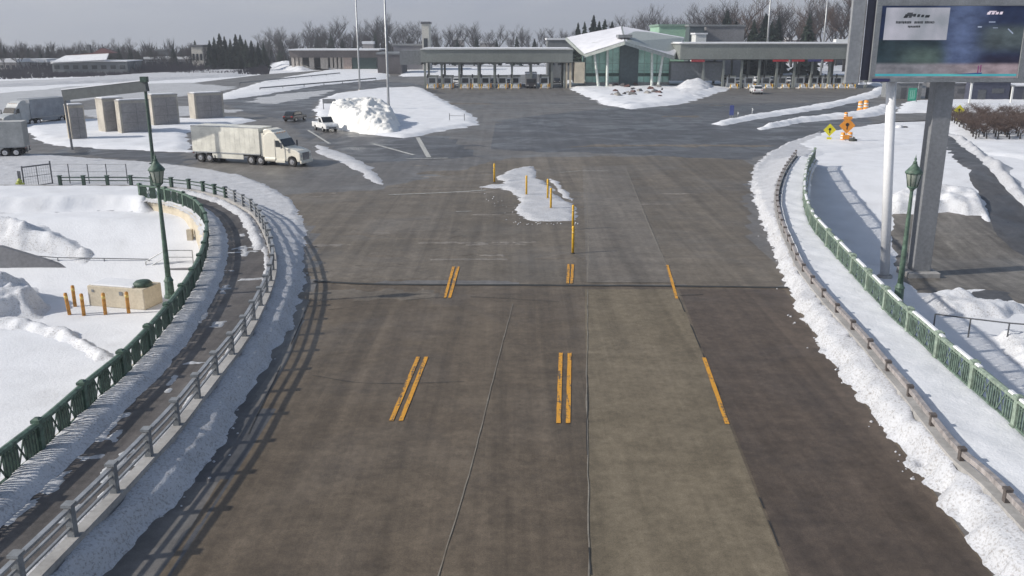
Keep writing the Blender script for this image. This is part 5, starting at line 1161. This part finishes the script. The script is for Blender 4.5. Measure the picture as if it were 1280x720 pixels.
sp_ = [(x + rn.uniform(-2, 2), 70, y, rn.uniform(300, 390)) for x, y in ((885, 16), (894, 12), (903, 9), (910, 14), (917, 20), (924, 10), (934, 24), (946, 22), (952, 26), (965, 16), (975, 24), (981, 18), (988, 12), (996, 14), (1004, 22), (1012, 18), (1020, 10), (1030, 6), (1038, 8), (1046, 4), (1055, 6), (1064, 2), (1072, 8), (1082, 4), (1092, 8))]
place(protoB[:2] + protoR[:1] + protoB[2:] + protoR[1:], sp_, lambda i, x: 'tall bare tree in the wood behind the right canopy', 'bare trees behind the right canopy')
sp_ = [(x, 70, y, rn.uniform(280, 300)) for x, y in ((906, 12), (940, 24), (954, 16), (970, 20), (1008, 18), (962, 26), (918, 26))]
place(protoC, sp_, lambda i, x: 'dark conifer in the wood behind the right canopy', 'conifers behind the right canopy')
for i, x in enumerate((1190, 1196, 1204, 1212, 1220, 1226, 1234, 1240, 1248, 1256, 1262, 1270, 1278, 1286, 1216, 1230, 1244, 1258, 1272, 1284)):
    y = 152 + (i % 5) * 4.5 if i < 14 else 172; p = P(x, y); pr = protoR[i % 2]; dup(pr, P(x + 3, y + 3), i * 2.1, 'low reddish brown bare shrub on the snowy bank at the far right', 'brown shrubs at the far right', (.3, .3, .13)); dup(pr, P(x - 2, y - 4), i * 2.7, 'low reddish brown bare shrub on the snowy bank at the far right', 'brown shrubs at the far right', (.38, .38, .15)); dup(pr, p, i * 1.3, 'low reddish brown bare shrub on the snowy bank at the far right', 'brown shrubs at the far right', (.34, .34, .16))
for pr in protoB + protoR + protoC + protoK:
    for ch in list(pr.children): bpy.data.objects.remove(ch)
    bpy.data.objects.remove(pr)
# far woods that read as one mass
mb = MB(); rn = random.Random(9)
for k in range(2300):
    x = rn.uniform(-700, 700); Y = rn.uniform(430, 760); zb_ = -float(drop(Y)) - .3; h = rn.uniform(7, 13) * (.85 + .4 * math.sin(x * .013) * math.sin(x * .05 + 1)); cw = h * rn.uniform(.28, .5)
    for j in range(13):
        a = rn.uniform(-1.35, 1.35); rr_ = rn.uniform(.7, 1.05); z1 = zb_ + h * .45 + math.cos(a) * h * .55 * rr_; x1 = x + math.sin(a) * cw * rr_; z00 = zb_ + h * rn.uniform(.1, .45); w_ = rn.uniform(.12, .45)
        mb.add([(x - w_, Y + rn.uniform(-1, 1), z00), (x + w_, Y, z00), (x1, Y + rn.uniform(-2, 2), z1)], [(0, 1, 2)])
    mb.add([(x - .3, Y, zb_), (x + .3, Y, zb_), (x + .15, Y, zb_ + h * .7), (x - .15, Y, zb_ + h * .7)], [(0, 1, 2, 3)])
    if k % 2: mb.add([(x - cw, Y, zb_), (x + cw, Y + 1, zb_), (x + cw * .7, Y, zb_ + h * rn.uniform(.2, .4)), (x - cw * .6, Y, zb_ + h * rn.uniform(.2, .4))], [(0, 1, 2, 3)])
o = mb.build('distant_wood', M('distant_wood_grey', (.036, .038, .048), .95, scale=.05, var=.3)); tag(o, 'continuous dark wood along the horizon', 'wood', kind='stuff')
mb = MB()
for k in range(9000):
    qx = rn.uniform(-80, 335); q = P(qx, rn.uniform(82, 93 + max(0, (190 - qx) / 190 * 6))); h = (rn.uniform(.8, 4.6) * (.55 + .5 * math.sin(q.x * .11) * math.sin(q.x * .037 + 2)) + .4) if q.y > 300 else rn.uniform(.3, 1.5); a = rn.uniform(-.9, .9)
    mb.add([(q.x, q.y, -.1), (q.x + .45, q.y + .1, -.1), (q.x + a * h * .6, q.y, h)], [(0, 1, 2)])
o = mb.build('scrub', M('scrub_brown', (.062, .055, .066), .95)); tag(o, 'low brown scrub along the snow edge at far left', 'scrub', kind='stuff')
SKYA=(3.2,3.6,4.8,1); SKYB=(5.9,6.0,6.2,1); SKYSTR=.1; HAZE=.0004
# ------------------------------------------------------------------ light, sky, camera
AZ = (-.977, -.21); EL = R(31)
sun = bpy.data.lights.new('sun', 'SUN'); sun.energy = 4.2; sun.angle = R(.9); sun.color = (1, .95, .87)
so = bpy.data.objects.new('sun', sun); COL.objects.link(so)
d = Vector((-AZ[0] * math.cos(EL), -AZ[1] * math.cos(EL), -math.sin(EL))); so.rotation_euler = d.to_track_quat('-Z', 'Y').to_euler()
w = bpy.data.worlds.new('World'); sc.world = w; w.use_nodes = True; nt = w.node_tree; bg = nt.nodes['Background']
sky = N(nt, 'ShaderNodeTexSky', sky_type='NISHITA', sun_disc=False, sun_elevation=EL, sun_rotation=math.atan2(AZ[0], AZ[1]), air_density=1.2, dust_density=1.5, ozone_density=1.5)
tc = N(nt, 'ShaderNodeTexCoord'); mp = N(nt, 'ShaderNodeMapping'); mp.inputs['Scale'].default_value = (1.6, 1.6, 7)
nt.links.new(tc.outputs['Generated'], mp.inputs['Vector'])
cl = ramp(nt, noise(nt, mp.outputs['Vector'], 2.2, 6, .6, .4), .35, .68)
sxyz = N(nt, 'ShaderNodeSeparateXYZ'); nt.links.new(tc.outputs['Generated'], sxyz.inputs[0])
mr = N(nt, 'ShaderNodeMapRange'); mr.interpolation_type = 'SMOOTHSTEP'; mr.inputs['From Min'].default_value = .06; mr.inputs['From Max'].default_value = .40; mr.inputs['To Min'].default_value = .92; mr.inputs['To Max'].default_value = .12
nt.links.new(sxyz.outputs['Z'], mr.inputs['Value'])
c = mix(nt, mr.outputs['Result'], sky.outputs['Color'], mix(nt, cl, SKYA, SKYB))
nt.links.new(c, bg.inputs['Color']); bg.inputs['Strength'].default_value = SKYSTR
cam = bpy.data.cameras.new('camera'); co = bpy.data.objects.new('camera', cam); COL.objects.link(co)
cam.sensor_width = 36; cam.lens = F / 1280 * 36; cam.clip_end = 12000; cam.clip_start = .1
co.location = (0, 0, HC); co.rotation_euler = (math.pi / 2 - PITCH, 0, 0); sc.camera = co
sc.render.engine = 'CYCLES'; sc.cycles.use_denoising = True; sc.cycles.max_bounces = 5; sc.cycles.use_adaptive_sampling = True
sc.render.resolution_x, sc.render.resolution_y = 1024, 576
vs = sc.view_settings; vs.view_transform = 'Standard'; vs.look = 'None'; vs.gamma = 1; vs.use_curve_mapping = False; vs.exposure = .22

if HAZE:
    hz = MB().box((0, 2400, 25), (5200, 5200, 200)).build('haze', bpy.data.materials.new('haze_air')); hz['kind'] = 'stuff'
    hz.location = (0, 0, 0); hm = hz.data.materials[0]; hm.use_nodes = True; nt = hm.node_tree; nt.nodes.remove(nt.nodes['Principled BSDF'])
    pv = N(nt, 'ShaderNodeVolumePrincipled'); pv.inputs['Density'].default_value = HAZE; pv.inputs['Color'].default_value = (.78, .82, .90, 1); pv.inputs['Anisotropy'].default_value = .2
    nt.links.new(pv.outputs['Volume'], nt.nodes['Material Output'].inputs['Volume'])
